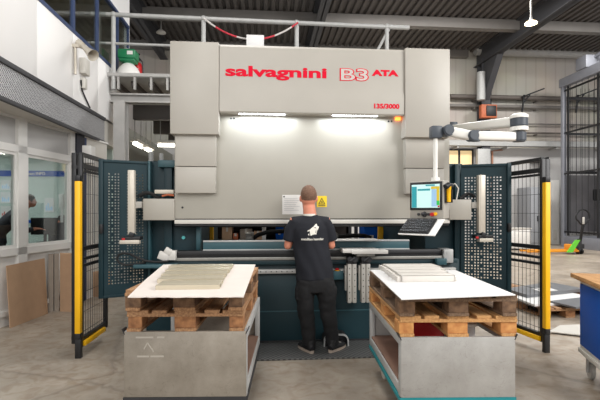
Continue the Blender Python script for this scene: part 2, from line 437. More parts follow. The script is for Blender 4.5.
for i, (px, lb) in enumerate([(524, 'black angled steel bracket on pipe, right of the orange control box'), (578, 'black angled steel bracket on pipe behind the tall cage')]):
    z = zY(px, 97, YB-.5); X = xY(px, YB-.5)
    b = MB().bar((X-.1, YB-.5, z-.75), (X, YB-.5, z+.1), .06, .06).bar((X-.1, YB-.5, z), (X+1.0, YB-.5, z+.42), .06, .06).bar((X-.05, YB-.5, z-.3), (X+.3, YB-.5, z+.12), .05, .05).box(X-.05, X+.05, YB-.5, YB, z-.05, z+.05)
    solo('wall_bracket', b, 'black', lb, 'bracket')
# orange control box on the column, copper pipes beside it
p0 = onY(480.5, 118, YB-.85); p1 = onY(496, 105, YB-.85)
t = thing('control_box', 'orange control box with dark display on the steel column', 'control box', (p0.x, YB-.7, p0.z))
part('housing', MB().box(p0.x, p1.x, YB-.95, YB-.69, p0.z, p1.z, .02), 'orange', t)
part('display', MB().box(p0.x+.22, p1.x-.05, YB-.985, YB-.94, p0.z+.08, p1.z-.06, .01), 'black', t)
for i, px in enumerate((486.5, 490)):
    X = xY(px, YB-.3); solo('copper_pipe', MB().cyl((X, YB-.1, p1.z+.25), (X, YB-.1, zY(px, 62, YB-.1)), .04, n=10), 'copper', ['copper riser pipe beside the column, the one closer to the column', 'copper riser pipe beside the column, the one farther from the column'][i], 'pipe')
b = MB(); X = xY(492.5, YB-.3); z0 = p1.z; z1 = zY(492, 73, YB-.2)
b.tube([(X, YB-.15, z0+.1), (X, YB-.15, z1), (X-.4, YB-.15, z1-.12)], .035, 8)
solo('conduit', b, 'rafter', 'dark hooked conduit rising above the orange control box', 'pipe')
# insulated pipe wrap on the column
X = xY(481.5, YB-.9); solo('pipe_insulation', MB().cyl((X, YB-.85, zY(481, 100, YB-.9)), (X, YB-.85, zY(481, 72, YB-.9)), .19, n=14), 'galv', 'silver foil wrapped pipe section in front of the steel column', 'pipe')
# windows in the rear wall beside the press
b = MB(); w0 = onY(446, 168, YB-.15); w1 = onY(471, 151, YB-.15)
b.box(w0.x-.1, w1.x+.1, YB-.2, YB-.1, w0.z-.1, w1.z+.08)
fr = struct('window_1', b, 'black')
M['warmpane'] = mat('lit_pane', (226, 198, 150), .5, emit=.45)
m_ = (w0.x+w1.x)/2
struct('pane', MB().box(w0.x, m_-.06, YB-.225, YB-.2, w0.z, w1.z).box(m_+.06, w1.x, YB-.225, YB-.2, w0.z, w1.z), M['warmpane'], fr)

# hanging hall lamp
lp = onY(531, 23, 12.5)
t = thing('pendant_lamp', 'lit round hall lamp hanging on a pole from the roof', 'lamp', (lp.x, lp.y, lp.z-.05))
part('pole', MB().cyl((lp.x, lp.y, lp.z+.1), (lp.x, lp.y, ZR), .03, n=10), 'purlin', t)
part('reflector', MB().lathe([(.035, .16), (.04, .1), (.09, .05), (.16, .02), (.09, .015)], (lp.x, lp.y, lp.z)), 'alu', t)
part('bulb', MB().lathe([(.09, .015), (.17, .0), (.17, -.025), (.06, -.05)], (lp.x, lp.y, lp.z)), 'lamp', t)

# ------------------------------------------------------------------ office block on the left
XU = -3.05; YE = 8.45; YW = 9.9
z_f0, z_f1, z_sill, z_wt = 2.83, 3.30, 4.36, 5.66
P0 = onD(-40, 212, 5.3); W0 = onZ(0, 328, 0); WD = V((.19, 1, 0)).normalized(); WN = V((1, -.19, 0)).normalized()
def lw(t, z, off=0): 
    p = W0+WD*t+WN*off; return V((p.x, p.y, z))
def lwt(px):
    d = ray(px, 212); # solve intersection with wall line in plan
    a = Matrix(((d.x, -WD.x), (d.y, -WD.y))); s = a.inverted() @ V((W0.x, W0.y)); return s[1]
T_END = (YE-W0.y)/WD.y
def lbox(b, t0, t1, z0, z1, o0, o1):
    p = [lw(t0, z0, o0), lw(t1, z0, o0), lw(t1, z0, o1), lw(t0, z0, o1)]
    return b.prism(p, (0, 0, z1-z0))
T0 = -1.4
z_g0, z_g1, z_u0, z_u1 = 1.03, 2.34, 2.44, 2.80
ta, tb, tc_, td = lwt(16.5), lwt(25.5), lwt(69), lwt(73.5)
te, tf, tg = lwt(77), lwt(85), lwt(97)
b = MB()
lbox(b, T0, T_END, 0, .14, -.06, .0); lbox(b, T0, td, .14, .2, -.06, .03)
lbox(b, T0, td, .2, z_g0-.08, -.05, -.01); lbox(b, T0, td, z_g0-.1, z_g0, -.08, .03); lbox(b, T0, td, z_g1, z_u0, -.06, .03); lbox(b, T0, T_END, z_u1, z_f0, -.06, .03)
for (u0, u1) in ((ta, tb), (tc_, td)): lbox(b, u0, u1, 0, z_u1, -.08, .03)
wl = struct('wall_left', b, 'white')
b = MB(); lbox(b, T0, ta, z_u0, z_u1, -.04, -.02); lbox(b, tb, tc_, z_u0, z_u1, -.04, -.02)
M['upper_panel'] = mat('grey_panel', (186, 184, 182), .5, 0, .03, 2)
struct('trim_8', b, M['upper_panel'])
def pane(n, t0, t1, z0, z1):
    b = MB()
    for (a, c, e, f) in ((t0, t0+.045, z0, z1), (t1-.045, t1, z0, z1), (t0+.045, t1-.045, z0, z0+.04), (t0+.045, t1-.045, z1-.04, z1)): lbox(b, a, c, e, f, -.03, .01)
    w = struct('window_%d' % n, b, 'white')
    struct('pane', lbox(MB(), t0+.045, t1-.045, z0+.04, z1-.04, -.015, -.009), 'glass', w)
pane(2, T0, ta, z_g0, z_g1); pane(3, tb, tc_, z_g0, z_g1)
# dark post and the far windows behind the gate
b = MB(); lbox(b, td, te+.12, 0, z_f0, -.1, .06)
struct('trim_9', b, 'navy')
b = MB(); lbox(b, te+.12, tf, 0, z_u1, -.06, .03); struct('trim_10', b, 'blue_frame')
b = MB(); lbox(b, tf, T_END, .14, .95, -.06, .0); lbox(b, tf, T_END, 2.35, z_u1, -.06, 0)
n_ = 4
for k in range(n_+1):
    u = tf+(T_END-tf)*k/n_; lbox(b, u-.05, u+.05, .95, 2.35, -.06, .02)
struct('wall_left_far', b, 'offwhite')
b = MB()
for k in range(n_):
    u = tf+(T_END-tf)*k/n_; lbox(b, u+.05, u+(T_END-tf)/n_-.05, .95, 2.35, -.03, -.01)
w = struct('window_4', b, mat('window_blind', (170, 174, 176), .3, 0, .15, 3))
# storey slab + perforated fascia + white cladding
struct('trim_11', MB().box(-9, XU-.03, 2.5, YW, z_f0, z_f1-.02), 'offwhite')
struct('trim_12', MB().box(XU-.03, XU, 2.5, YE, z_f0+.02, z_f1-.05), 'fascia')
struct('trim_13', MB().box(XU-.03, XU+.03, 2.5, YE, z_f1-.06, z_f1, .005).box(XU-.03, XU+.02, 2.5, YE, z_f0-.02, z_f0+.03, .005), 'rafter')
b = MB(); seams = [2.5]+[onX(px, 100, XU).y for px in (37, 73, 98)]+[YW]
for a, c in zip(seams, seams[1:]): b.box(XU-.1, XU, a+.005, c-.005, z_f1, z_sill, .004)
b.box(XU-.1, XU-.02, 2.5, YW, z_f1, z_sill)
b.box(XU-.1, XU, onX(129.5, 20, XU).y, YW, z_sill, 7.6).box(XU-.1, XU, 2.5, YW, z_wt, 7.6)
struct('wall_left_upper', b, 'wallw')
mull = [2.5]+[onX(px, 60, XU).y for px in (74, 98, 118, 129)]
for i, (a, c) in enumerate(zip(mull, mull[1:])):
    b = MB(); w_ = .035
    b.box(XU-.04, XU+.005, a, a+w_, z_sill, z_wt).box(XU-.04, XU+.005, c-w_, c, z_sill, z_wt)
    b.box(XU-.05, XU+.01, a, c, z_sill, z_sill+.06).box(XU-.05, XU+.01, a, c, z_wt-.06, z_wt)
    w = struct('window_%d' % (5+i), b, 'blue_frame')
    struct('pane', MB().box(XU-.03, XU-.024, a+w_, c-w_, z_sill+.06, z_wt-.06), 'glass', w)
# rooms inside
M['ceil_in'] = mat('office_ceiling', (150, 144, 132), .8, 0, .03, 3)
M['curtain'] = mat('office_upper_wall', (112, 106, 98), .8, 0, .05, 2)
struct('wall_office_upper', MB().box(-7.2, -7.0, 2.5, YW, z_f1, 5.9).box(-7.0, XU-.1, YW-.1, YW, z_f1, 5.9).box(-7, XU-.1, 2.4, 2.5, z_f1, 5.9), M['curtain'])
struct('ceiling_office', MB().box(-7, XU-.1, 2.5, YW-.1, 5.8, 5.9), M['ceil_in'])
for i, (px, py) in enumerate(((82, 30), (110, 61))):
    p = onZ(px, py, 5.8) if i == 0 else onX(px, py, -4.6)
    if i == 0: solo('ceiling_panel_lamp', MB().box(p.x-.3, p.x+.3, p.y-.5, p.y+.5, 5.76, 5.8), mat('panel_glow', (255, 226, 160), .5, emit=1.2), 'glowing panel lamp on the upper office ceiling', 'lamp')
struct('wall_office_back', MB().box(-9, -3.2, 9.3, 9.4, 0, z_f0), 'inner')
struct('wall_office_side', MB().box(-7.6, -7.5, 2.5, 9.3, 0, z_f0).box(-7.5, -4.5, 3.2, 3.3, 0, z_f0), 'inner')
YI = 9.3
def wallboard(px0, px1, py0, py1, y=YI): 
    a = onY(px0, py1, y); c = onY(px1, py0, y); return a.x, c.x, a.z, c.z
x0, x1, z0, z1 = wallboard(-30, 66.5, 171, 176)
t = thing('info_banner', 'blue banner strip with white lettering on the office wall', 'banner', (x0, YI-.01, z0))
part('strip', MB().box(x0, x1, YI-.02, YI, z0, z1), 'blue', t)
a = onY(26, 175, YI-.03); c = onY(45, 172, YI-.03)
me, _ = fit_text('team INFO', a.x, c.x, a.z, c.z, YI-.025, .01)
link('lettering', me, 'white', t)
x0, x1, z0, z1 = wallboard(-30, 66.5, 220, 223); solo('wall_stripe_board', MB().box(x0, x1, YI-.02, YI, z0, z1), 'blue', 'narrow blue rail low on the office wall', 'rail')
for i, (a_, c_, d_, e_, lb) in enumerate(((1, 11, 180, 190, 'white chart sheet on office wall, topmost of the three'), (1, 11, 192, 203, 'white chart sheet on office wall, middle of the three'), (1, 11, 206, 217, 'white chart sheet on office wall, lowest of the three'), (45, 54, 198, 212, 'small printed sheet on office wall right of the dark-haired man'))):
    x0, x1, z0, z1 = wallboard(a_, c_, d_, e_)
    t = thing('wall_chart', lb, 'chart', (x0, YI-.01, z0))
    part('sheet', MB().box(x0, x1, YI-.015, YI-.002, z0, z1), 'sheetw', t)
    b = MB(); w_ = (x1-x0)
    for k in range(4): b.box(x0+w_*(.15+.2*k), x0+w_*(.25+.2*k), YI-.02, YI-.014, z0+.03, z0+.03+(z1-z0)*random.uniform(.2, .6))
    part('graph', b, 'screenb' if i != 2 else 'red_plain', t)
x0, x1, z0, z1 = wallboard(59, 64, 194, 208, 8.3)
solo('monitor_back', MB().box(x0, x1, 8.28, 8.33, z0, z1, .01).box((x0+x1)/2-.02, (x0+x1)/2+.02, 8.3, 8.33, .75, z0), 'white', 'white upright display panel beside the person in blue', 'display')
# desks
def desk(px0, px1, y, dep, zt, lb):
    a = xY(px0, y); c = xY(px1, y)
    t = thing('office_desk', lb, 'desk', ((a+c)/2, y, 0))
    part('desk_top', MB().box(a, c, y, y+dep, zt-.03, zt, .005), 'desk', t)
    part('privacy_panel', MB().box(a, c, y+dep-.03, y+dep, zt, zt+.35), 'desk', t)
    part('front_panel', MB().box(a+.03, c-.03, y+.3, y+.33, .1, zt-.03), 'desk', t)
    for X in (a+.03, c-.07): part('leg', MB().box(X, X+.04, y+.02, y+dep-.05, 0, zt-.03), 'dark', t)
desk(33, 54, 7.75, .55, .98, 'dark office desk in front of the dark-haired man')
# desk screen
a = onY(46, 224, 8.0)
t = thing('desk_monitor', 'dark computer monitor on the office desk', 'monitor', (a.x, 8.0, .98))
part('screen', MB().box(a.x-.25, a.x+.2, 7.97, 8.0, 1.12, 1.42, .01), 'black', t)
part('stand', MB().box(a.x-.04, a.x, 8.0, 8.03, .98, 1.2).box(a.x-.12, a.x+.08, 7.92, 8.08, .98, .995), 'black', t)

# ------------------------------------------------------------------ loudspeaker, wall fixtures
hx = XU
a = onX(80, 45, XU)
t = thing('horn_loudspeaker', 'beige horn loudspeaker on the white office wall', 'loudspeaker', (XU, a.y, a.z-.1))
tipc = onX(82.5, 46, XU+.15); mouth = onD(93.3, 55.6, tipc.y-.36); ax = (mouth-tipc).normalized()
mt = V((0, 0, 1)).rotation_difference(ax).to_matrix().to_4x4(); mt.translation = tipc
L = (mouth-tipc).length
part('horn', MB().lathe([(.034, 0), (.036, .04), (.045, L*.35), (.06, L*.65), (.082, L*.93), (.092, L), (.082, L-.01), (.052, L*.62), (.02, L*.35)], n=28, mtx=mt), M['beige'], t)
part('driver', MB().cyl(tipc-ax*.12, tipc+ax*.01, .058, .05, 20, .008), 'beige', t)
part('bracket', MB().bar((XU, tipc.y, tipc.z), (tipc.x, tipc.y, tipc.z), .05, .05).cyl((XU+.04, tipc.y, tipc.z-.45), (XU+.04, tipc.y, tipc.z), .02), 'beige', t)
jb = onX(81.5, 67, XU)
solo('junction_box', MB().box(XU, XU+.1, jb.y-.1, jb.y+.1, jb.z-.13, jb.z+.13, .012).box(XU, XU+.07, jb.y-.05, jb.y+.07, jb.z-.36, jb.z-.18, .01), 'offwhite', 'beige junction box below the horn loudspeaker', 'junction box')
p = [onX(81, 80, XU+.02), onX(82, 90, XU+.02), onX(85, 97, XU+.02), onX(90, 108, XU+.02)]
solo('hanging_cable', MB().tube(p, .012, 8), 'rubber', 'thin cable hanging from the junction box on white wall', 'cable')
wl_ = lw(lwt(86), 2.45, .05)
t = thing('wall_floodlight', 'white box lamp on the dark post above the left gate', 'lamp', (wl_.x, wl_.y, wl_.z))
part('housing', MB().box(wl_.x-.08, wl_.x+.12, wl_.y-.2, wl_.y, wl_.z-.1, wl_.z+.2, .015), 'white', t)
part('mounting', MB().box(wl_.x-.09, wl_.x-.05, wl_.y-.12, wl_.y+.15, wl_.z+.0, wl_.z+.25), 'black', t)

# ------------------------------------------------------------------ mezzanine gallery behind the press
YG = 8.6; XG1 = 2.95
zg = zY(140, 74, YG)
struct('trim_14', MB().box(XU, XG1, YG, 19.2, zg-.06, zg, .0), 'galv')
b = MB().box(XU, XG1, YG-.02, YG+.04, zg-.05, zg+.01)
k = XU+.2
while k < XG1: b.box(k-.02, k+.02, YG, YG+.06, zg-.3, zg-.05); k += .31
struct('trim_15', b, 'beam')
z1 = zY(140, 92, YG); z2 = zY(140, 101, YG)
struct('trim_16', MB().box(XU, XG1, YG+.1, YG+.3, z1-.03, z1).box(XU, XG1, YG+.1, YG+.3, z2, z2+.03).box(XU, XG1, YG+.18, YG+.22, z2, z1), 'beam')
b = MB()
for y in (10.2, 12.0, 13.8, 15.6, 17.4): b.box(XU, XG1, y, y+.15, z2-.02, zg-.1)
k = XU
while k < XG1: b.box(k, k+.1, YG+.3, 19.2, zg-.16, zg-.06); k += .35
struct('trim_17', b, 'deck')
xc0, xc1 = xY(113.5, YG), xY(125, YG)
struct('trim_18', MB().box(xc0, xc1, YG-.02, YG+.02, 0, z2).box(xc0, xc1, YG+.2, YG+.24, 0, z2).box((xc0+xc1)/2-.02, (xc0+xc1)/2+.02, YG, YG+.2, 0, z2), 'beam')
zr = zY(140, 15, YG); zm = zY(150, 44, YG)
t = thing('gallery_railing', 'galvanised tube railing along the gallery above the press', 'railing', (0, YG, zg))
yr = lambda X: YG+.02+.15*(X-XU)/(XG1-XU)
part('top_rail', MB().cyl((XU-.3, yr(XU-.3), zr), (XG1, yr(XG1), zr), .042, n=12), 'galv', t)
part('mid_rail', MB().cyl((XU-.3, yr(XU-.3), zm), (XG1, yr(XG1), zm), .025, n=12), 'galv', t)
for px in (113, 203, 297, 389):
    X = xY(px, YG); part('post', MB().cyl((X, yr(X), zg-.3), (X, yr(X), zr), .042, n=12).sph((X, yr(X), zr), .06, 12), 'galv', t)
X = xY(391, YG); part('brace', MB().cyl((X, yr(X), zr-.05), (X-.42, yr(X)+.1, zg+.3), .03, n=10), 'galv', t)
# barrier chain with white sign plate
xa, xb_ = xY(204, YG), xY(298, YG); pts = []
for i in range(25):
    u = i/24; pts.append((xa+(xb_-xa)*u, yr(xa+(xb_-xa)*u)-.08, zr-.03-.37*(1-(2*u-1)**2)))
solo('barrier_chain', MB().tube(pts, .018, 8), 'chain', 'sagging red and white barrier chain between two railing posts', 'chain')
a = onY(246.5, 52, YG-.12); c = onY(264, 35.5, YG-.12)
solo('sign_plate', MB().box(a.x, c.x, YG-.14, YG-.11, a.z, c.z, .004), 'sheetw', 'blank white plate hanging from the barrier chain', 'sign')
# green topped white tank and extinguisher on the gallery
cx_ = xY(128.6, YG+.4); tz = zg; K = .82; yt_ = YG+.4
t = thing('dome_container', 'white domed container with green top on the gallery floor', 'container', (cx_, yt_, tz))
part('dome', MB().lathe([(r*K*.84, z*K) for r, z in [(.36, 0), (.37, .06), (.34, .16), (.26, .28), (.17, .36), (.12, .40)]], (cx_, yt_, tz), 28), 'white', t)
part('neck', MB().cyl((cx_, yt_, tz+.31), (cx_, yt_, tz+.42), .1, .12), 'green', t)
part('cap', MB().box(cx_-.17, cx_+.17, yt_-.16, yt_+.16, tz+.39, tz+.58, .03).box(cx_-.15, cx_+.15, yt_-.14, yt_+.14, tz+.34, tz+.4, .02), 'green', t)
part('label_plate', MB().box(cx_+.02, cx_+.13, yt_-.17, yt_-.155, tz+.46, tz+.53), 'white', t)
part('valve', MB().lathe([(.08, 0), (.07, .03), (.03, .05)], (cx_-.03, yt_, tz+.58)), 'galv', t)
ex = xY(137.3, YG+.7)
t = thing('fire_extinguisher', 'red fire extinguisher standing behind the green topped container', 'fire extinguisher', (ex, YG+.7, tz))
part('cylinder', MB().lathe([(.1, 0), (.11, .03), (.11, .36), (.08, .43), (.035, .46), (.035, .5)], (ex, YG+.7, tz)), 'red_plain', t)
part('valve_head', MB().box(ex-.05, ex+.05, YG+.66, YG+.74, tz+.5, tz+.56, .01).bar((ex-.02, YG+.7, tz+.55), (ex+.06, YG+.64, tz+.62), .03, .02), 'black', t)
part('hose', MB().tube([(ex+.05, YG+.68, tz+.53), (ex+.12, YG+.66, tz+.45), (ex+.13, YG+.66, tz+.2), (ex+.11, YG+.66, tz+.1)], .015, 8), 'black', t)
part('paper_label', MB().box(ex-.05, ex+.05, YG+.585, YG+.592, tz+.14, tz+.3), 'white', t)
# lamp fitting hanging from the roof left
p = onY(161, 33, 17.5)
t = thing('roof_light', 'unlit oval lamp fitting hanging below the roof at left', 'lamp', (p.x, p.y, p.z))
part('shade', MB().lathe([(.06, .14), (.18, .04), (.19, 0), (.05, -.02)], p, 20), 'offwhite', t)
part('stem', MB().cyl((p.x, p.y, p.z+.1), (p.x, p.y, ZR), .02, n=8), 'galv', t)
# tube lights under the gallery and things stored there
def tube_lamp(a, c, lb):
    a, c = V(a), V(c)
    t = thing('tube_light', lb, 'lamp', (a+c)/2, 0, 'tube lights under the gallery')
    part('tube', MB().cyl(a, c, .032, n=12), 'tube', t)
    part('housing', MB().bar(a+V((0, 0, .09)), c+V((0, 0, .09)), .16, .07), 'offwhite', t)
    for p in (a+(c-a)*.1, a+(c-a)*.9): part('hanger', MB().cyl(p+V((0, 0, .1)), (p.x, p.y, zg-.16), .01, n=6), 'galv', t)
zt_ = 3.2
p = onZ(158, 145.5, zt_); p2 = onZ(181, 145.2, zt_); tube_lamp(p, (p2.x, p.y, zt_), 'lit tube light crossing under the gallery, nearest the press cover')
p = onZ(134, 143.6, zt_); p2 = onZ(142.5, 147.6, zt_); tube_lamp(p, (p.x, p2.y, zt_), 'lit tube light under the gallery, left one beside the steel column')
p = onZ(145.3, 149, zt_); p2 = onZ(153, 152.4, zt_); tube_lamp(p, (p.x, p2.y, zt_), 'lit tube light under the gallery, middle one of the three')
def vent(px0, px1, py0, py1, Y, lb):
    a = onY(px0, py1, Y); c = onY(px1, py0, Y); X = (a.x+c.x)/2; r = (c.x-a.x)/2
    prof = []; n = 7
    for i in range(n):
        z = (c.z-a.z)*i/n; prof += [(r, z), (r, z+(c.z-a.z)*.5/n), (r*.82, z+(c.z-a.z)*.55/n), (r*.82, z+(c.z-a.z)*.97/n)]
    solo('flexible_duct', MB().lathe(prof, (X, Y, a.z), 18), 'galv', lb, 'duct')
b = MB(); a = onY(148.5, 161, 6.9); vent(148.5, 153.5, 151.5, 163, 6.4, 'ribbed silver duct behind the left press side, left of the pair')
vent(159, 163.5, 153.5, 163, 6.4, 'ribbed silver duct behind the left press side, right of the pair')
# storage rack seen through the throat of the press
YS = 8.0
x0, x1 = xY(196, YS), xY(356, YS)
t = thing('storage_rack', 'steel storage rack behind the press, seen through its throat', 'rack', ((x0+x1)/2, YS, 0))
for X in (x0, x0+(x1-x0)*.55, x1): 
    for y in (YS, YS+.6): part('upright', MB().box(X-.03, X+.03, y-.03, y+.03, 0, 1.7), 'dark', t)
for z in (.55, 1.0, 1.5): part('shelf', MB().box(x0-.03, x1+.03, YS-.03, YS+.63, z-.04, z), 'dark', t)
part('added_dark_sheet', MB().box(x0, x1, YS+.63, YS+.65, .55, 1.7), mat('throat_dark', (52, 44, 40), .8, 0, .3, 5), t)  # dark sheet added behind the shelves so the press throat reads dim
rc = [('card', (222, 232), .26), ('orange', (233, 238), .12), ('card_g', (240, 252), .2), ('card', (254, 262), .16), ('sheetw', (262, 266), .3)]
lbs = ['brown carton on the rack behind the press, at the far left end', 'small orange bin on the rack behind the press', 'grey carton on the rack behind the press', 'brown carton on the rack right of the grey carton', 'white carton on the rack behind the press']
for (mt_, (pa, pb), h), lb in zip(rc, lbs):
    t2 = thing('storage_carton', lb, 'carton', (xY((pa+pb)/2, YS+.1), YS+.3, 1.0))
    a, c = xY(pa, YS+.1), xY(pb, YS+.1)
    part('carton_body', MB().box(a, c, YS+.1, YS+.5, 1.0, 1.0+h, .004), mt_, t2)
    part('tape', MB().box((a+c)/2-.02, (a+c)/2+.02, YS+.097, YS+.503, 1.0+h*.6, 1.0+h+.002), 'offwhite', t2)
for i, (pa, pb, h, mt_, lb) in enumerate(((276, 285, .34, 'blue', 'blue plastic bin on the rack left of the operator'), (372-8, 383, .36, 'blue', 'blue plastic bin behind the press right of the operator'))):
    yb = YS+.1 if i == 0 else 7.2
    a, c = xY(pa, yb), xY(pb, yb); zb = 1.0 if i == 0 else .95
    t2 = thing('storage_bin', lb, 'bin', ((a+c)/2, yb+.2, zb))
    part('bin_body', MB().box(a, c, yb, yb+.4, zb, zb+h, .015), mt_, t2)
    part('rim', MB().box(a-.012, c+.012, yb-.012, yb+.412, zb+h-.03, zb+h, .005), mt_, t2)
    part('label_slot', MB().box(a+.04, (a+c)/2, yb-.006, yb, zb+.1, zb+.18), 'offwhite', t2)
a, c = xY(358, 7.1), xY(392, 7.1)
t = thing('bin_table', 'steel stand behind the press carrying the right blue bin', 'stand', ((a+c)/2, 7.3, 0))
part('table_top', MB().box(a, c, 7.05, 7.75, .91, .95), 'dark', t)
for X in (a+.03, c-.03):
    for y in (7.08, 7.7): part('leg', MB().box(X-.025, X+.025, y-.025, y+.025, 0, .91), 'dark', t)
X = xY(212, 6.2); X2 = xY(381, 6.2)
for X, lb in ((xY(211, 6.2), 'yellow guard post behind the press, left of the operator'), (xY(380.5, 6.2), 'yellow guard post behind the press, right of the operator')):
    solo('guard_post', MB().box(X-.035, X+.035, 6.17, 6.24, 0, 1.6, .005).box(X-.1, X+.1, 6.1, 6.3, 0, .015), 'yellow', lb, 'post')

# ------------------------------------------------------------------ press brake
YBASE, YRAM, YLOGO, YCOV, YLOW = 5.03, 4.93, 4.81, 4.78, 4.84
pb = thing('press_brake', 'large grey and teal sheet metal press brake with red lettering across its top', 'press brake', (.45, 5.4, 0))
def pbox(name, px0, px1, py0, py1, Y, depth, m, bev=.006, parent=None, label=None):
    a = onY(px0, py1, Y); c = onY(px1, py0, Y)
    return part(name, MB().box(a.x, c.x, Y, Y+depth, a.z, c.z, bev), m, parent or pb, label=label)
# side covers
def flatbox(px0, px1, z0, z1, Y, depth, m, name, bev=.012):
    return part(name, MB().box(xY(px0, Y), xY(px1, Y), Y, Y+depth, z0, z1, bev), m, pb)
zt = (zY(195, 41.5, YCOV)+zY(428, 48, YCOV))/2; zb = (zY(195, 134, YCOV)+zY(428, 137.5, YCOV))/2
flatbox(169.8, 218.8, zb, zt, YCOV, 1.3, 'grey', 'side_cover'); flatbox(405.3, 450.3, zb, zt, YCOV, 1.3, 'grey', 'side_cover')
z1 = zY(196, 166.5, YLOW); z0 = zY(196, 193, YLOW)
for (p0, p1) in ((175, 215.8), (405.6, 444.6)):
    flatbox(p0, p1, z1+.003, zb+.1, YLOW, .5, 'grey', 'upper_shroud', .006)
    flatbox(p0+.3, p1-.3, z0, z1-.003, YLOW+.006, .5, 'grey', 'lower_shroud', .006)
# logo panel: gently folded front
xl0, xl1 = xY(219.5, YLOGO), xY(404, YLOGO)
zl1 = (zY(230, 44, YLOGO)+zY(395, 48.5, YLOGO))/2; zl0 = (zY(230, 112.5, YLOGO)+zY(395, 115.3, YLOGO))/2
prof = [(YLOGO+.03, zl1), (YLOGO+.004, zl1-.03), (YLOGO, zl1-.3), (YLOGO+.0, zl0+.27), (YLOGO-.012, zl0+.22), (YLOGO-.012, zl0+.012), (YLOGO-.002, zl0), (YLOGO+.9, zl0), (YLOGO+.9, zl1)]
part('logo_panel', MB().prism([(xl0, y, z) for y, z in prof], (xl1-xl0, 0, 0)), 'grey', pb)
def pbtext(name, txt, px0, px1, py0, py1, mt_, off=.02, Y=YLOGO, thick=.004, parent=pb, z=None, box=None):
    a = onY(px0, py1, Y); c = onY(px1, py0, Y); z0, z1 = a.z, c.z
    if z: z0, z1 = z
    me, bx = fit_text(txt, a.x, c.x, z0, z1, Y-.001, off, thick, box)
    return link(name, me, mt_, parent), bx
za, zc = zY(276, 80.4, YLOGO), zY(276, 66.6, YLOGO)
pbtext('lettering', 'salvagnini', 225.4, 326.7, 67, 81, 'red', .034, z=(za, zc))
za, zc = zY(354, 81.2, YLOGO), zY(354, 68.3, YLOGO)
o_, bx = pbtext('lettering', 'B3', 339.7, 368.8, 68, 81, 'red', .05, z=(za, zc))
M['letter_white'] = mat('letter_fill', (188, 182, 176), .45)
a = onY(339.7, 80, YLOGO); c = onY(368.8, 70, YLOGO)
me2 = text_mesh('B3', .008, .5)
for v in me2.vertices:
    u = (v.co.x-bx[0])/(bx[1]-bx[0]); w_ = (v.co.y-bx[2])/(bx[3]-bx[2])
    v.co = (a.x+u*(c.x-a.x), YLOGO-.002-v.co.z*.005, za+w_*(zc-za))
link('letter_fill', me2, 'letter_white', pb)['label'] = 'pale inner fill of the outlined letters'
me2 = bpy.data.objects[o_.name]
za, zc = zY(385, 76.2, YLOGO), zY(385, 70, YLOGO); pbtext('lettering', 'ATA', 371.6, 398.6, 69.9, 76, 'red', .065, z=(za, zc))
za, zc = zY(386, 109, YLOGO), zY(386, 104, YLOGO); pbtext('lettering', '135/3000', 374, 399.4, 104, 109, 'red', .045, Y=YLOGO-.012, z=(za, zc))
# ram: large flat plate between and under the covers
zr0 = zY(300, 218.6, YRAM)
part('ram_plate', MB().box(xY(174.6, YRAM), xY(449.5, YRAM), YRAM, YRAM+.22, zr0, zl0+.3, .004), 'grey_low', pb)
zq = zY(300, 219.6, YRAM)
part('ram_slot', MB().box(xY(174.6, YRAM), xY(449.5, YRAM), YRAM+.02, YRAM+.2, zq, zr0+.005), 'black', pb)
zc1 = zY(300, 223.6, YRAM)
part('tool_clamp', MB().box(xY(174.6, YRAM), xY(449.5, YRAM), YRAM-.01, YRAM+.12, zc1, zq, .004), 'offwhite', pb)
part('upper_tool', MB().prism([(xY(174.6, YRAM), YRAM+.02, zc1), (xY(174.6, YRAM), YRAM+.02, zc1-.025), (xY(174.6, YRAM), YRAM+.06, zc1-.04), (xY(174.6, YRAM), YRAM+.09, zc1-.02), (xY(174.6, YRAM), YRAM+.09, zc1)], (xY(449.5, YRAM)-xY(174.6, YRAM), 0, 0)), 'black', pb)
for px in (182.5, 444): 
    p = onY(px, 207.5, YRAM); part('screw', MB().cyl((p.x, YRAM-.006, p.z), (p.x, YRAM+.01, p.z), .012, n=10), 'black', pb)
# lights and little sensor holes under the logo panel
for px in (262, 355):
    X = xY(px, YLOGO+.05)
    part('work_light', MB().box(X-.26, X+.26, YLOGO+.04, YLOGO+.07, zl0-.002, zl0+.004, .001), 'led', pb)
for px in (231, 234, 388.5, 391.5):
    for py in (113.2, 118.5) if px < 300 else (116, 121.4):
        p = onY(px, py, YRAM); part('sensor_hole', MB().cyl((p.x, YRAM-.004, p.z), (p.x, YRAM+.01, p.z), .012, n=8), 'black', pb)
p = onY(397.5, 118, YRAM); part('signal_lamp', MB().box(p.x-.03, p.x+.03, YRAM-.03, YRAM+.01, p.z-.03, p.z+.03, .004), 'amber', pb)
# notices on the ram
a = onY(282.3, 214.3, YRAM); c = onY(303, 195, YRAM)
pp = part('notice', MB().box(a.x, c.x, YRAM-.004, YRAM, a.z, c.z), 'paper', pb)
b = MB()
for k in range(7):
    z = c.z-.045-.022*k; b.box(a.x+.02, a.x+random.uniform(.13, .2), YRAM-.0055, YRAM-.004, z, z+.005)
part('print', b, 'ink', pp); part('seal_dot', MB().cyl((a.x+.02, YRAM-.008, c.z-.02), (a.x+.02, YRAM-.003, c.z-.02), .009, n=10), 'black', pp)
a = onY(316.8, 207, YRAM); c = onY(326.8, 196, YRAM)
ws = part('warning_sign', MB().box(a.x, c.x, YRAM-.004, YRAM, a.z, c.z), 'yellow2', pb)
mx_ = (a.x+c.x)/2; h_ = c.z-a.z
b = MB().prism([(mx_-.042, YRAM-.006, a.z+.03), (mx_+.042, YRAM-.006, a.z+.03), (mx_, YRAM-.006, c.z-.02)], (0, .002, 0))
sg = part('pictogram', b, 'black', ws)
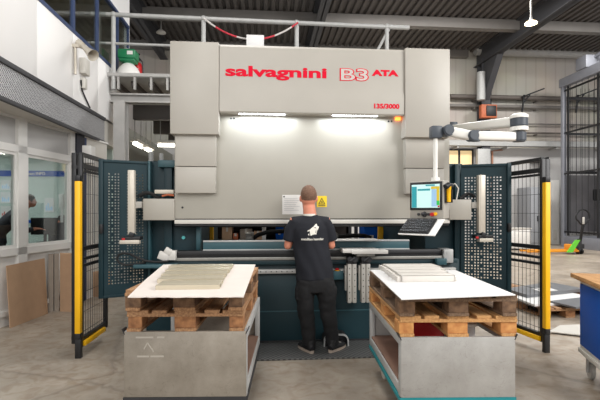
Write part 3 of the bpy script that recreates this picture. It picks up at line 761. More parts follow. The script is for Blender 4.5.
part('pictogram_field', MB().prism([(mx_-.029, YRAM-.008, a.z+.037), (mx_+.029, YRAM-.008, a.z+.037), (mx_, YRAM-.008, c.z-.033)], (0, .002, 0)), 'yellow2', ws)
part('pictogram', MB().bar((mx_-.012, YRAM-.009, a.z+.042), (mx_+.008, YRAM-.009, a.z+.072), .004, .008, (0, 1, 0)).bar((mx_-.01, YRAM-.009, a.z+.066), (mx_+.014, YRAM-.009, a.z+.046), .004, .008, (0, 1, 0)).box(mx_-.04, mx_+.04, YRAM-.006, YRAM-.004, a.z+.012, a.z+.02), 'black', ws)
# grey end boxes on the ram and their fittings
for (p0, p1, sgn) in ((143, 174.2, -1), (449.6, 471.5, 1)):
    Y = 4.9
    z1 = zY(160, 198.7, Y) if sgn < 0 else zY(460, 199.5, Y); z0 = zY(160, 220.2, Y)
    part('end_housing', MB().box(xY(p0, Y), xY(p1, Y), Y, Y+.25, z0, z1, .004), 'grey_box', pb)
    e0, e1 = ((135.2, 142.4) if sgn < 0 else (472, 478.6)); 
    part('connector', MB().box(xY(e0, Y+.04), xY(e1, Y+.04), Y+.03, Y+.12, zY(139, 208, Y), zY(139, 201.5, Y), .004), 'offwhite', pb)
    # drag chain arching over the housing
    c0 = xY((e0+e1)/2, Y+.1); c1 = xY(p0 if sgn > 0 else p1, Y+.1); zz = z1
    pts = [(c0+(c1-c0)*u*.6, Y+.12, zz+.015+.055*math.sin(PI*min(1, u*1.0+.12))) for u in [i/10 for i in range(11)]]
    part('drag_chain', MB().tube(pts, (.022), 8), 'rubber', pb)
a = onY(154.5, 193.6, 4.95); c = onY(173.5, 189.8, 4.95)
part('cable_duct', MB().box(a.x, c.x, 4.95, 5.03, a.z, c.z, .003), 'beige', pb)
part('cable', MB().tube([onY(162, 196, 4.96), onY(168, 194.6, 4.96), onY(174, 195.5, 4.96)], .012, 8), 'orange', pb)
# side frames in teal
zf = zY(160, 161.5, 5.25)
for (x0, x1) in ((xY(146, 5.2), xY(199, 5.2)), (xY(425, 5.2), xY(462.5, 5.2))):
    part('side_frame', MB().box(x0, x1, 5.2, 7.2, 0, zf, .01), 'teal_dark', pb)
for (a0, a1, Y0) in ((147.5, 150.2, 5.12), (164, 172, 5.13), (455, 460, 5.14)):
    part('frame_rib', MB().box(xY(a0, Y0), xY(a1, Y0), Y0, 5.21, .55, zf-.01, .006), 'teal_mid' if a0 == 147.5 else 'teal_dark', pb)
part('frame_rib', MB().box(xY(196, 5.13), xY(200.5, 5.13), 5.13, 5.21, 1.05, zY(160, 226, 5.13), .006), 'teal_mid', pb)
a = onY(158, 167, 5.1); c = onY(175.5, 161, 5.1); part('top_bracket', MB().box(a.x, c.x, 5.1, 5.4, a.z, c.z+.01, .004), 'teal_mid', pb)
p = onY(183.5, 237.6, 5.18); part('status_lens', MB().cyl((p.x, 5.17, p.z), (p.x, 5.21, p.z), .02, n=16), mat('teal_lens', (90, 190, 190), .3), pb)
# bed: base plate, table beam, tool rail
part('base_plate', MB().box(xY(176, YBASE), xY(459, YBASE), YBASE, YBASE+.12, .015, .955, .004), 'teal', pb)
z_ = zY(300, 311, YBASE)
part('base_seam', MB().box(xY(176, YBASE), xY(459, YBASE), YBASE-.006, YBASE+.01, z_-.006, z_+.006, .002), 'teal_mid', pb)
part('base_foot', MB().box(xY(176, YBASE), xY(459, YBASE), YBASE-.02, YBASE+.1, .0, .03, .003), 'black', pb)
zt0 = zY(300, 249.8, 4.97); zt1 = zY(300, 240.6, 4.97)
part('table_beam', MB().box(xY(203, 4.97), xY(409.5, 4.97), 4.97, 5.14, zt0-.02, zt1, .008), 'teal_mid', pb)
part('table_edge', MB().box(xY(203, 4.965), xY(409.5, 4.965), 4.963, 5.0, zt1-.012, zt1+.006, .003).box(xY(203, 4.965), xY(409.5, 4.965), 4.958, 4.98, zt0-.005, zt0+.012, .002), 'galv', pb)
zk0 = zY(300, 256.8, 4.94)
part('tool_holder', MB().box(xY(173, 4.94), xY(448, 4.94), 4.93, 5.06, zk0, zt0-.002, .006).box(xY(173, 4.94), xY(448, 4.94), 4.92, 4.94, zk0+.035, zk0+.045), 'black', pb)
zs0 = zY(300, 259.8, 4.92)
part('scale_rail', MB().box(xY(174, 4.92), xY(448, 4.92), 4.905, 5.03, zs0, zk0, .003), 'steel', pb)
zs1 = zY(300, 264.4, 4.92)
part('under_rail', MB().box(xY(160, 4.92), xY(458, 4.92), 4.93, 5.05, zs1, zs0-.002, .004), 'teal', pb)
zs2 = zY(300, 269, 4.98); zs3 = zY(300, 273, 4.98)
part('guide_rail', MB().box(xY(178, 4.98), xY(455, 4.98), 4.95, 5.04, zs3, zs2, .003), 'alu', pb)
b = MB(); X = xY(180, 4.94)
while X < xY(454, 4.94): b.cyl((X, 4.945, (zs2+zs3)/2), (X, 4.952, (zs2+zs3)/2), .007, n=6); X += .06
part('rail_bolts', b, 'dark', pb)
part('back_gauge', MB().box(xY(222, 6.1), xY(372, 6.1), 6.1, 6.25, .95, 1.12, .01), 'black', pb)
for px in (246, 330): part('gauge_finger', MB().box(xY(px, 5.8), xY(px+7, 5.8), 5.7, 6.15, 1.12, 1.24, .008).box(xY(px+1, 5.6), xY(px+6, 5.6), 5.5, 5.75, 1.16, 1.2, .004), 'steel', pb)
part('cable_chain', MB().tube([onY(x, y, 6.0) for x, y in ((252, 239), (258, 235), (266, 232.5), (276, 231.5), (290, 231), (302, 231.5))], .03, 8), 'rubber', pb)
part('cable_chain', MB().tube([onY(x, y, 6.0) for x, y in ((336, 237), (350, 235.6), (364, 235.6), (371, 238))], .03, 8), 'rubber', pb)
# end stops
a = onY(157, 261, 4.86); c = onY(175.5, 249, 4.86)
b = MB().box(xY(166, 4.86), c.x, 4.86, 4.96, a.z+.005, c.z-.02, .008).bar((xY(158, 4.85), 4.88, c.z-.06), (xY(168, 4.85), 4.88, a.z+.03), .09, .045, (0, 1, 0), .008).bar((xY(164.5, 4.85), 4.88, c.z-.005), (xY(171, 4.85), 4.88, c.z-.05), .07, .05, (0, 1, 0), .008)
part('end_stop', b, 'support_light', pb, label='angular light grey clamp at the left end of the table')
a = onY(444, 263, 4.88); c = onY(453.5, 249.2, 4.88)
part('end_cap', MB().box(a.x, c.x, 4.88, 5.08, a.z, c.z, .008).cyl((a.x+.05, 4.875, c.z-.04), (a.x+.05, 4.9, c.z-.04), .02).cyl((a.x+.05, 4.875, a.z+.04), (a.x+.05, 4.9, a.z+.04), .02), 'galv', pb, label='light grey end cap at the right end of the table')
a = onY(437, 265, 4.85); c = onY(447, 258.5, 4.85); part('rail_carriage', MB().box(a.x, c.x, 4.85, 4.93, a.z, c.z, .006), 'teal_mid', pb)
a = onY(133, 268.5, 4.8); c = onY(166, 264.6, 4.8); part('side_shelf', MB().box(a.x, c.x+.1, 4.8, 5.1, a.z, c.z, .004), 'teal_mid', pb)
# cable loop on the left
pts = [onY(x, y, 4.84) for x, y in ((117, 259), (118.5, 255), (123, 253.2), (130, 254), (138, 258), (146, 261), (156, 262), (168, 261.5))]
part('drag_chain', MB().tube(pts, .013, 8), 'rubber', pb)
pts = [onY(x, y, 4.86) for x, y in ((117, 259), (119, 262.5), (125, 265), (134, 264.5), (146, 262.5))]
part('drag_chain', MB().tube(pts, .012, 8), 'rubber', pb)
# sheet supports
for (s0, s1) in ((347.8, 356.6), (361.6, 370.4)):
    Y = 4.8; a, c = xY(s0, Y), xY(s1, Y); z1 = zY(355, 264, Y); z0 = zY(355, 303, Y); w_ = (c-a)
    b = MB().box(a, a+w_*.42, Y, Y+.09, z0, z1, .006).box(a+w_*.56, c, Y, Y+.09, z0, z1, .006).box(a+w_*.1, c-w_*.1, Y+.02, Y+.1, z0+.01, z1)
    b.box(a-.025, a-.006, Y+.03, Y+.09, zY(355, 291, Y), z1-.02, .003)
    so = part('sheet_support', b, 'support_mid', pb)
    b = MB()
    for k in range(6):
        z = z0+.05+k*(z1-z0-.1)/5
        for X in (a+w_*.2, c-w_*.2): b.cyl((X, Y-.003, z), (X, Y+.004, z), .006, n=6)
    part('bolt', b, 'black', so)
    b = MB().box(a, c, Y-.0, Y+.14, z1, zY(355, 257, Y), .006).cyl((a+.025, Y-.01, z1+.035), (c-.02, Y-.01, z1+.075), .02, n=10).cyl((c-.02, Y-.02, z1+.05), (c-.02, Y+.05, z1+.05), .032, n=14).cyl((a+.02, Y-.02, z1+.06), (a+.02, Y+.05, z1+.06), .026, n=14)
    part('support_head', b, 'dark', so)
Y = 4.72
a = xY(343, Y); c = xY(388, Y); z1 = zY(360, 249.2, Y); z0 = zY(360, 254, Y)
part('support_plate', MB().box(a, c-.1, Y, Y+.22, z0+.012, z1, .004).box(a+.1, c, Y-.01, Y+.2, z0, z1-.012, .004), 'support_light', pb)
part('support_wedge', MB().box(a+.16, c-.14, Y+.03, Y+.18, z0-.03, z0, .004), 'steel', pb)
# workpiece the operator holds in front of the tooling
a = onY(324, 247, 4.86); c = onY(376, 245, 4.86)
wp = thing('sheet_blank', 'thin bright sheet metal blank the operator holds at the table edge', 'sheet metal', ((a.x+c.x)/2, 4.85, zt1+.01))
part('blank', MB().box(xY(292, 4.85), xY(380, 4.85), 4.80, 5.12, zt1+.008, zt1+.014, .001), 'alu', wp)
# button box
a = onY(333, 279.5, 4.9); c = onY(343.2, 270.8, 4.9)
bb = part('button_box', MB().box(a.x, c.x, 4.88, 4.96, a.z, c.z, .006), 'teal_mid', pb)
p = onY(337.2, 269.2, 4.92); part('emergency_button', MB().lathe([(.012, -.02), (.014, 0), (.024, .004), (.024, .016), (.012, .022)], (p.x, 4.92, c.z+.008), 18), 'red_plain', bb)
part('button_collar', MB().cyl((p.x, 4.92, c.z-.002), (p.x, 4.92, c.z+.006), .03), 'yellow', bb); part('button', MB().cyl((p.x+.05, 4.92, c.z-.002), (p.x+.05, 4.92, c.z+.008), .012, n=12), 'white', bb)
# perforated wings
def perforated(p0, p1, z0, z1, cols, z_h0, z_h1, m0, m1, skip=None, thick=.006, frame_m='teal'):
    """plate from p0 to p1 (plan) with real square holes in two hole fields"""
    p0, p1 = V((p0[0], p0[1], 0)), V((p1[0], p1[1], 0)); d = (p1-p0); W = d.length; d.normalize(); nrm = V((d.y, -d.x, 0))
    P = W/cols; us = [0]; kinds = []
    h = P*.24
    def at(u, z): q_ = p0+d*u; return V((q_.x, q_.y, z))
    us = []
    for i in range(cols): us += [P*(i+.5)-h, P*(i+.5)+h]
    us = [0]+us+[W]
    rows = int((z_h1-z_h0)/P); zs = [z0]
    for j in range(rows): zs += [z_h0+P*(j+.5)-h, z_h0+P*(j+.5)+h]
    zs += [z1]
    b = bmesh.new(); grid = [[b.verts.new(at(u, z)) for z in zs] for u in us]
    for i in range(len(us)-1):
        for j in range(len(zs)-1):
            if i % 2 == 1 and j % 2 == 1:
                ci, rj = (i-1)//2, (j-1)//2
                if m0 <= ci < m1 and not (skip and skip(ci, rj, rows)): continue
            b.faces.new((grid[i][j], grid[i+1][j], grid[i+1][j+1], grid[i][j+1]))
    bmesh.ops.recalc_face_normals(b, faces=b.faces)
    r = bmesh.ops.extrude_face_region(b, geom=b.faces[:])
    bmesh.ops.translate(b, vec=nrm*-thick, verts=[g for g in r['geom'] if isinstance(g, bmesh.types.BMVert)])
    bmesh.ops.recalc_face_normals(b, faces=b.faces)
    mb = MB(); mb._merge(b); return mb
zw1 = zY(110, 159.6, 4.93); zw0 = zY(110, 298, 4.93)
def wing(pxo, pxi, sgn):
    po = onD(pxo, 212, 4.75 if sgn < 0 else 5.14); pi_ = onD(pxi, 212, 4.98 if sgn < 0 else 5.3)
    a, c = (po, pi_) if sgn < 0 else (pi_, po)
    sk = lambda ci, rj, rows: ((ci*7+rj*3) % 9 == 0) or ci in ((6, 7) if sgn < 0 else (5, 6)) and rj > rows*.3
    wg = part('wing_panel', perforated((a.x, a.y), (c.x, c.y), zw0, zw1, 15, zw0+.14, zw1-.13, 2 if sgn < 0 else 1, 14 if sgn < 0 else 13, sk), 'teal_dark', pb, smooth=False)
    d = (c-a); d.z = 0; d.normalize(); nn = V((d.y, -d.x, 0))
    # folded outer edge and top edge
    e = po; b = MB().bar((e.x, e.y, zw0), (e.x, e.y, zw1), .05, .035, (0, 1, 0), .004)
    part('wing_edge', b, 'teal_dark', wg)
    part('wing_top', MB().bar((a.x, a.y, zw1-.015), (c.x, c.y, zw1-.015), .03, .03, bev=.003), 'teal_dark', wg); part('wing_bottom', MB().bar((a.x, a.y, zw0+.015), (c.x, c.y, zw0+.015), .03, .03, bev=.003), 'teal_dark', wg)
    hz = zY(103, 229, 4.8); hp = po+nn*.03
    part('handle', MB().box(hp.x-.02, hp.x+.02, hp.y-.02, hp.y+.02, hz-.05, hz+.05, .006), 'black', wg)
    # guide column and its laser bar, standing in front of the wing
    g0, g1 = ((127.6, 134.2) if sgn < 0 else (479, 485.6)); Yg = 4.74 if sgn < 0 else 4.86
    part('guide_column', MB().box(xY(g0, Yg), xY(g1, Yg), Yg, Yg+.06, zY(130, 234.5, Yg), zY(130, 170 if sgn < 0 else 172.5, Yg), .004).box(xY(g0, Yg)+.02, xY(g0, Yg)+.026, Yg-.003, Yg+.01, zY(130, 234, Yg), zY(130, 172, Yg)), 'beige', pb)
    l0, l1 = ((120.2, 140.6) if sgn < 0 else (474.6, 492.6))
    hd = part('laser_holder', MB().box(xY(l0+1, Yg), xY(l1, Yg), Yg-.02, Yg+.09, zY(130, 240, Yg), zY(130, 236.6, Yg), .005).bar(onY((g0+g1)/2, 237, Yg), onY((g0+g1)/2+1.5, 232.5, Yg), .05, .05, bev=.005), 'black', pb)
    part('laser_bar', MB().box(xY(l0+(0 if sgn < 0 else 4), Yg), xY(l1-(1 if sgn < 0 else .5), Yg), Yg-.03, Yg+.05, zY(130, 243.8, Yg), zY(130, 240, Yg), .004), 'beige', hd)
    X = xY(l0+(4 if sgn < 0 else 1.5), Yg); part('red_marker', MB().box(X-.015, X+.015, Yg-.03, Yg-.018, zY(130, 240, Yg), zY(130, 238, Yg)), 'red_plain', hd)
wing(101.2, 147, -1); wing(508.8, 461, 1)
# ------------------------------------------------------------------ control pendant on its jointed arm
Yp = 4.42
E = onY(519, 131, 4.3); zu = zY(519, 121.5, 4.3); zl = zY(500, 136.5, 4.3)
mnt = V((xY(452, 5.45), 5.45, zY(452, 129, 5.45)))
cp = thing('control_pendant', 'control terminal with lit screen and keyboard hanging from a white jointed arm', 'control terminal', (mnt.x, mnt.y, mnt.z))
def armbar(p0, p1, w, h0, h1=None, bev=.02):
    p0, p1 = V(p0), V(p1); d = (p1-p0); L = d.length; d.normalize(); xx = d.cross(V((0, 0, 1))).normalized(); zz = xx.cross(d)
    b = bmesh.new(); bmesh.ops.create_cube(b, size=1); h1 = h1 or h0
    for v in b.verts:
        hh = h0 if v.co.y < 0 else h1
        v.co = V((v.co.x*w, v.co.y*L, v.co.z*hh))
    bmesh.ops.bevel(b, geom=b.edges[:], offset=bev, segments=3, affect='EDGES', profile=.5)
    m = Matrix((xx, d, zz)).transposed().to_4x4(); m.translation = (p0+p1)/2
    mb = MB(); mb._merge(b, m); return mb
M['arm'] = mat('arm_white', (224, 222, 216), .4, 0, .02, 5); M['joint'] = mat('joint_grey', (62, 68, 76), .45, 0, .05, 10)
part('mounting_arm', armbar(mnt, (E.x, E.y, zu), .10, .10, .11, .03), 'arm', cp)
part('mount_joint', MB().cyl((mnt.x, mnt.y, mnt.z-.08), (mnt.x, mnt.y, mnt.z+.08), .07), 'joint', cp)
jt = part('elbow_joint', MB().cyl((E.x, E.y, zu-.06), (E.x, E.y, zu+.05), .085, n=28, bev=.012).cyl((E.x, E.y, zl-.05), (E.x, E.y, zl+.05), .07, n=28, bev=.01), 'joint', cp)
part('joint_cover', MB().lathe([(.09, 0), (.09, .03), (.06, .05), (.01, .055)], (E.x, E.y, zu+.03), 28).cyl((E.x+.0, E.y, (zu+zl)/2-.02), (E.x, E.y, (zu+zl)/2+.02), .088, n=28), 'arm', jt)
A2 = onY(475.5, 136, 4.32); A1 = onY(447, 131, 4.40); A0 = onY(435.5, 131, Yp)
part('forearm', armbar((E.x, E.y, zl), A2, .09, .095, .095, .022), 'arm', cp)
part('middle_joint', MB().cyl((A2.x-.04, A2.y-.06, A2.z), (A2.x-.04, A2.y+.06, A2.z), .055, n=24, bev=.01).cyl((A2.x-.0, A2.y, A2.z-.055), (A2.x, A2.y, A2.z+.055), .045, n=24), 'joint', cp)
part('wrist_arm', armbar(A2-V((.04, 0, 0)), A1, .09, .10, .10, .025), 'arm', cp)
part('wrist_joint', MB().cyl((A1.x, A1.y-.07, A1.z), (A1.x, A1.y+.07, A1.z), .06, n=24, bev=.012), 'joint', cp)
part('pole_head', MB().box(A0.x-.055, A0.x+.06, A0.y-.05, A0.y+.05, A0.z-.08, A0.z+.05, .015).bar((A0.x+.04, A0.y, A0.z), (A1.x, A1.y, A1.z), .06, .07), 'joint', cp)
ztop = zY(427, 180.3, Yp)
part('pole', MB().cyl((A0.x, A0.y, ztop-.05), (A0.x, A0.y, A0.z-.07), .023, n=16).cyl((A0.x, A0.y, ztop-.01), (A0.x, A0.y, ztop+.03), .045, n=16), 'arm', cp)
# terminal, built facing -Y about its own centre then turned
cw = onY(428, 199, Yp-.02)
Tm = Matrix.Translation((cw.x, Yp-.02, cw.z)) @ Matrix.Rotation(math.radians(-47), 4, 'Z')
def tpart(name, mb, m, parent=cp, smooth=35, label=None):
    me = mb.mesh(name); me.transform(Tm); o = link(name, me, m, parent, smooth)
    if label: o['label'] = label
    return o
hs = tpart('terminal_housing', MB().box(-.19, .19, -.04, .10, -.205, .185, .012).box(-.17, .17, .1, .17, -.12, .14, .02), 'grey')
sc_ = tpart('screen', MB().box(-.18, .175, -.052, -.038, -.115, .175, .004), 'black', hs)
tpart('display', MB().box(-.158, .152, -.0535, -.052, -.092, .15), 'screenw', sc_)
tpart('display_pane', MB().box(-.155, -.10, -.055, -.053, -.09, .13), 'screent', sc_); tpart('display_pane', MB().box(.065, .13, -.055, -.053, -.08, .13), 'screenb', sc_)
tpart('display_pane', MB().box(.06, .15, -.0555, -.053, .10, .125).box(.12, .148, -.0555, -.053, -.02, .11), 'screeny', sc_); tpart('display_pane', MB().box(.12, .15, -.0555, -.053, -.065, -.02), 'screeng', sc_)
tpart('display_pane', MB().box(.132, .15, -.0558, -.053, -.088, -.068), 'red_plain', sc_); tpart('display_pane', MB().box(-.09, .05, -.055, -.053, .085, .105).box(.0, .1, -.055, -.053, .132, .146), 'screent', sc_)
tpart('emergency_button', MB().cyl((.075, -.04, -.16), (.075, -.07, -.16), .02, n=16), 'red_plain', hs); tpart('button_collar', MB().cyl((.105, -.04, -.155), (.105, -.06, -.155), .018, n=16), 'yellow', hs)
tpart('joystick', MB().cyl((-.02, -.04, -.16), (-.02, -.075, -.16), .03, .02, 16).sph((-.02, -.08, -.155), .018, 12).cyl((-.08, -.04, -.16), (-.08, -.06, -.16), .014, n=12).cyl((.03, -.04, -.16), (.03, -.06, -.16), .014, n=12), 'dark', hs)
Kt = Matrix.Translation((0, -.035, -.205)) @ Matrix.Rotation(math.radians(34), 4, 'X')
ky = MB().box(-.2, .2, -.28, .0, -.012, 0, .004, Kt); kb = tpart('keyboard_tray', ky, 'white', cp)
tpart('keyboard', MB().box(-.195, .13, -.265, -.02, .0, .018, .005, Kt), 'rubber', kb)
b = MB()
for r in range(5):
    for k in range(13): b.box(-.187+k*.0235, -.187+k*.0235+.019, -.255+r*.045, -.255+r*.045+.036, .018, .025, 0, Kt)
tpart('keys', b, 'dark', kb)
# barcode scanner in a holder on the terminal side
Sm = Tm @ Matrix.Translation((.225, .0, .07)) @ Matrix.Scale(.8, 4)
ss = onY(452, 196, Yp+.02)
bs = thing('barcode_scanner', 'yellow and black hand scanner hooked on the right side of the control terminal', 'scanner', (Sm.translation.x, Sm.translation.y, Sm.translation.z))
def spart(name, mb, m, parent):
    me = mb.mesh(name); me.transform(Sm); return link(name, me, m, parent, 35)
spart('grip', MB().tube([(0, 0, -.13), (0, -.005, -.06), (.008, -.02, .02), (.02, -.045, .07)], [(.024, .02), (.024, .022), (.026, .026), (.03, .03)], 14), 'yellow', bs)
spart('scan_head', MB().tube([(.0, -.1, .055), (.015, -.05, .08), (.04, .03, .075)], [(.036, .03), (.036, .034), (.024, .022)], 14), 'black', bs)
spart('holder', MB().box(-.038, -.02, -.04, .05, -.14, .09, .006).box(-.03, .04, .018, .03, -.14, .03, .004), 'black', bs)
cab = [Tm @ V(p) for p in ((.235, .0, -.05), (.26, .0, -.14), (.21, -.02, -.19), (.14, -.03, -.15))]
p5 = [Sm @ V((0.02, .02, .08)), Sm @ V((.06, .05, .1)), Sm @ V((.09, .08, .04)), Sm @ V((.06, .09, -.1))]
part('cable', MB().tube(p5, .006, 8), 'offwhite', bs)

# ------------------------------------------------------------------ safety gates
def gate(A, B, zt, side, lb):
    """A free front end, B hinge end at the press"""
    A, B = V((A.x, A.y, 0)), V((B.x, B.y, 0)); d = (B-A); L = d.length; d.normalize(); n = V((d.y, -d.x, 0))
    t = thing('safety_gate', lb, 'gate', A)
    zb = .125
    def at(u, z, o=0): q_ = A+d*u+n*o; return V((q_.x, q_.y, z))
    b = MB().bar(at(0, .1), at(0, zt), .045, .045, (0, 1, 0), .003).bar(at(L, zb), at(L, zt), .045, .045, (0, 1, 0), .003)
    b.bar(at(0, zt), at(L, zt), .04, .04).bar(at(0, zb+.05), at(L, zb+.05), .04, .04)
    part('frame', b, 'black', t)
    part('rail', MB().bar(at(0, zt-.12), at(L, zt-.12), .035, .05).bar(at(0, zt-.17), at(L, zt-.17), .03, .025), 'black', t)
    part('rail', MB().bar(at(0, 1.13), at(L, 1.13), .035, .045).bar(at(0, 1.02), at(L, 1.02), .03, .03).bar(at(0, .95), at(L, .95), .03, .03), 'black', t)
    b = MB(); k = .06
    while k < L: b.bar(at(k, zb), at(k, zt), .004, .004, (0, 1, 0)); k += .062
    z = zb+.12
    while z < zt: b.bar(at(0, z), at(L, z), .004, .004); z += .21
    part('mesh', b, 'black', t)
    s = at(.06, 0, -.0); po = A - d*.055 + n*side*.0
    part('light_curtain', MB().box(po.x-.027, po.x+.027, po.y-.03, po.y+.03, .26, 1.84, .004), 'yellow', t)
    for za_ in (1.84, .2): part('light_curtain_cap', MB().box(po.x-.027, po.x+.027, po.y-.03, po.y+.03, za_, za_+.06, .004), 'black', t)
    part('foot', MB().bar(at(-.05, .0), at(-.05, .21), .06, .05, (0, 1, 0), .004), 'black', t)
    part('bottom_strip', MB().bar(at(.0, zb+.01, side*.035), at(L*.82, zb+.01, side*.035), .03, .05, bev=.003), 'yellow', t)
    return t
A = onD(80.8, 212, 4.56); B = onD(105.5, 212, 5.25)
gate(A, B, 2.13, 1, 'black mesh safety gate with yellow strip on the left side of the press')
p = onD(75, 212, 4.62); solo('gate_post', MB().box(p.x-.025, p.x+.025, p.y-.03, p.y+.03, .12, 2.15, .004).box(p.x-.025, p.x+.09, p.y-.03, p.y+.0, .16, .2).box(p.x-.025, p.x+.09, p.y-.03, p.y+.0, 1.98, 2.02), 'black', 'black upright post left of the yellow strip of the left gate', 'post')
p = onD(72.5, 235, 4.62); 
A = onD(542.5, 212, 4.74); B = onD(508.5, 212, 5.27)
gate(A, B, 2.10, -1, 'black mesh safety gate with yellow strip on the right side of the press')
p = onD(546.3, 212, 4.76); solo('gate_post', MB().box(p.x-.025, p.x+.025, p.y-.03, p.y+.03, .1, 2.1, .004).box(p.x-.07, p.x+.025, p.y-.0, p.y+.03, .16, .2).box(p.x-.07, p.x+.025, p.y-.0, p.y+.03, 1.95, 2.0), 'black', 'black upright post right of the yellow strip of the right gate', 'post')

# ------------------------------------------------------------------ grating and pedal
x0, x1 = xY(178, 4.75), xY(450, 4.75)
solo('floor_grating', MB().box(-1.35, 2.3, 4.43, 5.0, 0, .018, .004), 'grating', 'dark ribbed floor grating in front of the press', 'grating')
px_ = xY(336, 4.82)
t = thing('foot_pedal', 'black foot pedal with pale hood beside the right shoe', 'foot pedal', (px_, 4.85, .018))
def hood(w, h, y0, y1, th):
    o = []; n = 12
    for i in range(n+1):
        a_ = PI*i/n; o.append((px_+w*math.copysign(abs(math.cos(a_))**.45, math.cos(a_)), h*abs(math.sin(a_))**.5))
    i_ = [(px_+(p-px_)*(1-th/w), q_*(1-th/h)) for p, q_ in o[::-1]]
    b = MB()
    m_ = len(o)
    for k in range(m_-1):
        a1, a2 = o[k], o[k+1]; b1, b2 = i_[m_-1-k], i_[m_-2-k]
        b.prism([(a1[0], y0, .018+a1[1]), (a2[0], y0, .018+a2[1]), (b2[0], y0, .018+b2[1]), (b1[0], y0, .018+b1[1])], (0, y1-y0, 0))
    return b
part('hood', hood(.14, .131, 4.80, 4.99, .018), 'rubber', t)
part('hood_rim', hood(.142, .135, 4.79, 4.82, .014), 'galv', t)
part('dark_hood_fill', MB().box(px_-.128, px_+.128, 4.84, 4.985, .018, .12, .02), 'black', t)  # black block added inside the hood, standing in for its shaded hollow
part('pedal_base', MB().box(px_-.14, px_+.14, 4.80, 4.99, .018, .04, .006), 'black', t)
part('pedal_plate', MB().bar((px_, 4.77, .05), (px_, 4.838, .07), .16, .012), 'dark', t)
# ------------------------------------------------------------------ trolleys and pallets
def trolley(lb, loc, rz, W, L, zt, z0, panel_m, strip_m):
    t = thing('sheet_trolley', lb, 'trolley', loc, rz); h = W/2
    P = lambda n, b, m: part(n, b, m, t, local=True)
    P('front_panel', MB().box(-h, h, 0, .012, z0, zt, .004).box(-h, h, .012, .04, zt-.03, zt-.004), panel_m)
    P('back_panel', MB().box(-h, h, L-.012, L, z0, zt-.08, .003), panel_m)
    for s in (-1, 1):
        P('top_rail', MB().box(s*h-.004 if s < 0 else s*h-.04, s*h+.04 if s < 0 else s*h+.004, .012, L, zt-.06, zt, .003), 'galv')
        P('lower_rail', MB().box(s*h-.002 if s < 0 else s*h-.035, s*h+.035 if s < 0 else s*h+.002, .012, L, z0+.01, z0+.075, .003), 'galv')
        for y in (.012, L-.05):
            P('leg', MB().box(s*h-.003 if s < 0 else s*h-.04, s*h+.04 if s < 0 else s*h+.003, y, y+.05, z0, zt-.06, .003), 'galv')
        P('corner_lip', MB().prism([(s*h, .0, zt-.02), (s*(h+.018), .0, zt+.018), (s*(h+.018), .07, zt+.018), (s*h, .07, zt-.02)], (-s*.008, 0, .0)), 'dark')
    P('shelf', MB().box(-h+.01, h-.01, .02, L-.02, z0+.075, z0+.09), mat('shelf_ply', (128, 98, 82), .8, 0, .12, 5))
    P('base_frame', MB().box(-h-.006, h+.006, -.002, .04, z0-.035, z0).box(-h-.006, h+.006, L-.04, L, z0-.035, z0).box(-h-.008, -h+.035, 0, L, z0-.035, z0, .003).box(h-.035, h+.008, 0, L, z0-.035, z0, .003), strip_m)
    for s in (-1, 1):
        for y in (.16, L-.2):
            zc = .1; X = s*(h-.1)
            c = P('caster', MB().cyl((X-.018, y, zc), (X+.018, y, zc), zc, n=28, bev=.008), 'offwhite')
            f = part('fork', MB().box(X-.035, X-.026, y-.03, y+.06, zc-.02, z0-.05).box(X+.026, X+.035, y-.03, y+.06, zc-.02, z0-.05).box(X-.035, X+.035, y-.03, y+.07, z0-.055, z0-.035).cyl((X-.036, y, zc), (X+.036, y, zc), .012), 'galv', c, local=True)
    return t
pL = onD(185.3, 212, 2.97); pR = onD(458.3, 212, 2.95)
ZL, ZRT = .70, .667
RL, RR = -.06, -.062
trolley('worn grey sheet steel trolley under the left pallets, faded marks on its front', (pL.x, pL.y, 0), RL, .835, 1.2, ZL, .25, 'scratch_old', 'dark')
trolley('scratched bright sheet steel trolley with a teal base edge under the right pallets', (pR.x, pR.y, 0), RR, .785, 1.2, ZRT, .255, 'scratch', 'teal_line')
# faded stencil on the left trolley
M['faded'] = mat('faded_stencil', (172, 165, 154), .7, 0, .06, 30)
tl = [o for o in bpy.data.objects if o.name == 'sheet_trolley'][0]
b = MB()
for (u0, u1, z) in ((.08, .2, .655), (.225, .275, .655), (.09, .17, .525), (.18, .27, .525)): b.box(-.4175+u0, -.4175+u1, -.0012, .001, z, z+.012)
for (p, q2) in (((.16, .625), (.135, .58)), ((.16, .625), (.195, .57)), ((.19, .585), (.2, .56))): b.bar((-.4175+p[0], -.0005, p[1]), (-.4175+q2[0], -.0005, q2[1]), .002, .008, (1, 0, 0))
part('faded_marks', b, 'faded', tl, local=True, label='faded pale stencil marks')
def pallet(lb, loc, rz, wood, block, grp=None):
    t = thing('euro_pallet', lb, 'pallet', loc, rz, grp)
    P = lambda n, b, m: part(n, b, m, t, local=True, smooth=False)
    r = random.Random(hash(lb) % 1000 if False else len(lb))
    def jit(): return r.uniform(-.006, .006)
    for X, w in ((-.35, .1), (0, .145), (.35, .1)):
        P('bottom_board', MB().box(X-w/2, X+w/2, jit(), 1.2+jit(), 0, .022, .002), wood)
        for Y, l in ((0, .145), (.5275, .145), (1.055, .145)):
            P('block', MB().box(X-w/2+jit(), X+w/2+jit(), Y+.004+jit()*.5, Y+l-.004, .022, .1, .004), block)
    for Y, l in ((0, .145), (.5275, .145), (1.055, .145)):
        P('stringer_board', MB().box(-.4+jit(), .4+jit(), Y+jit()*.5, Y+l, .1, .122, .002), wood)
    for X, w in ((-.328, .145), (-.18, .1), (0, .145), (.18, .1), (.328, .145)):
        P('deck_board', MB().box(X-w/2, X+w/2, jit()+.0, 1.2+jit(), .122, .144, .002), wood)
    return t
def off(p, rz, dx, dy): 
    return (p.x+dx*math.cos(rz)-dy*math.sin(rz), p.y+dx*math.sin(rz)+dy*math.cos(rz))
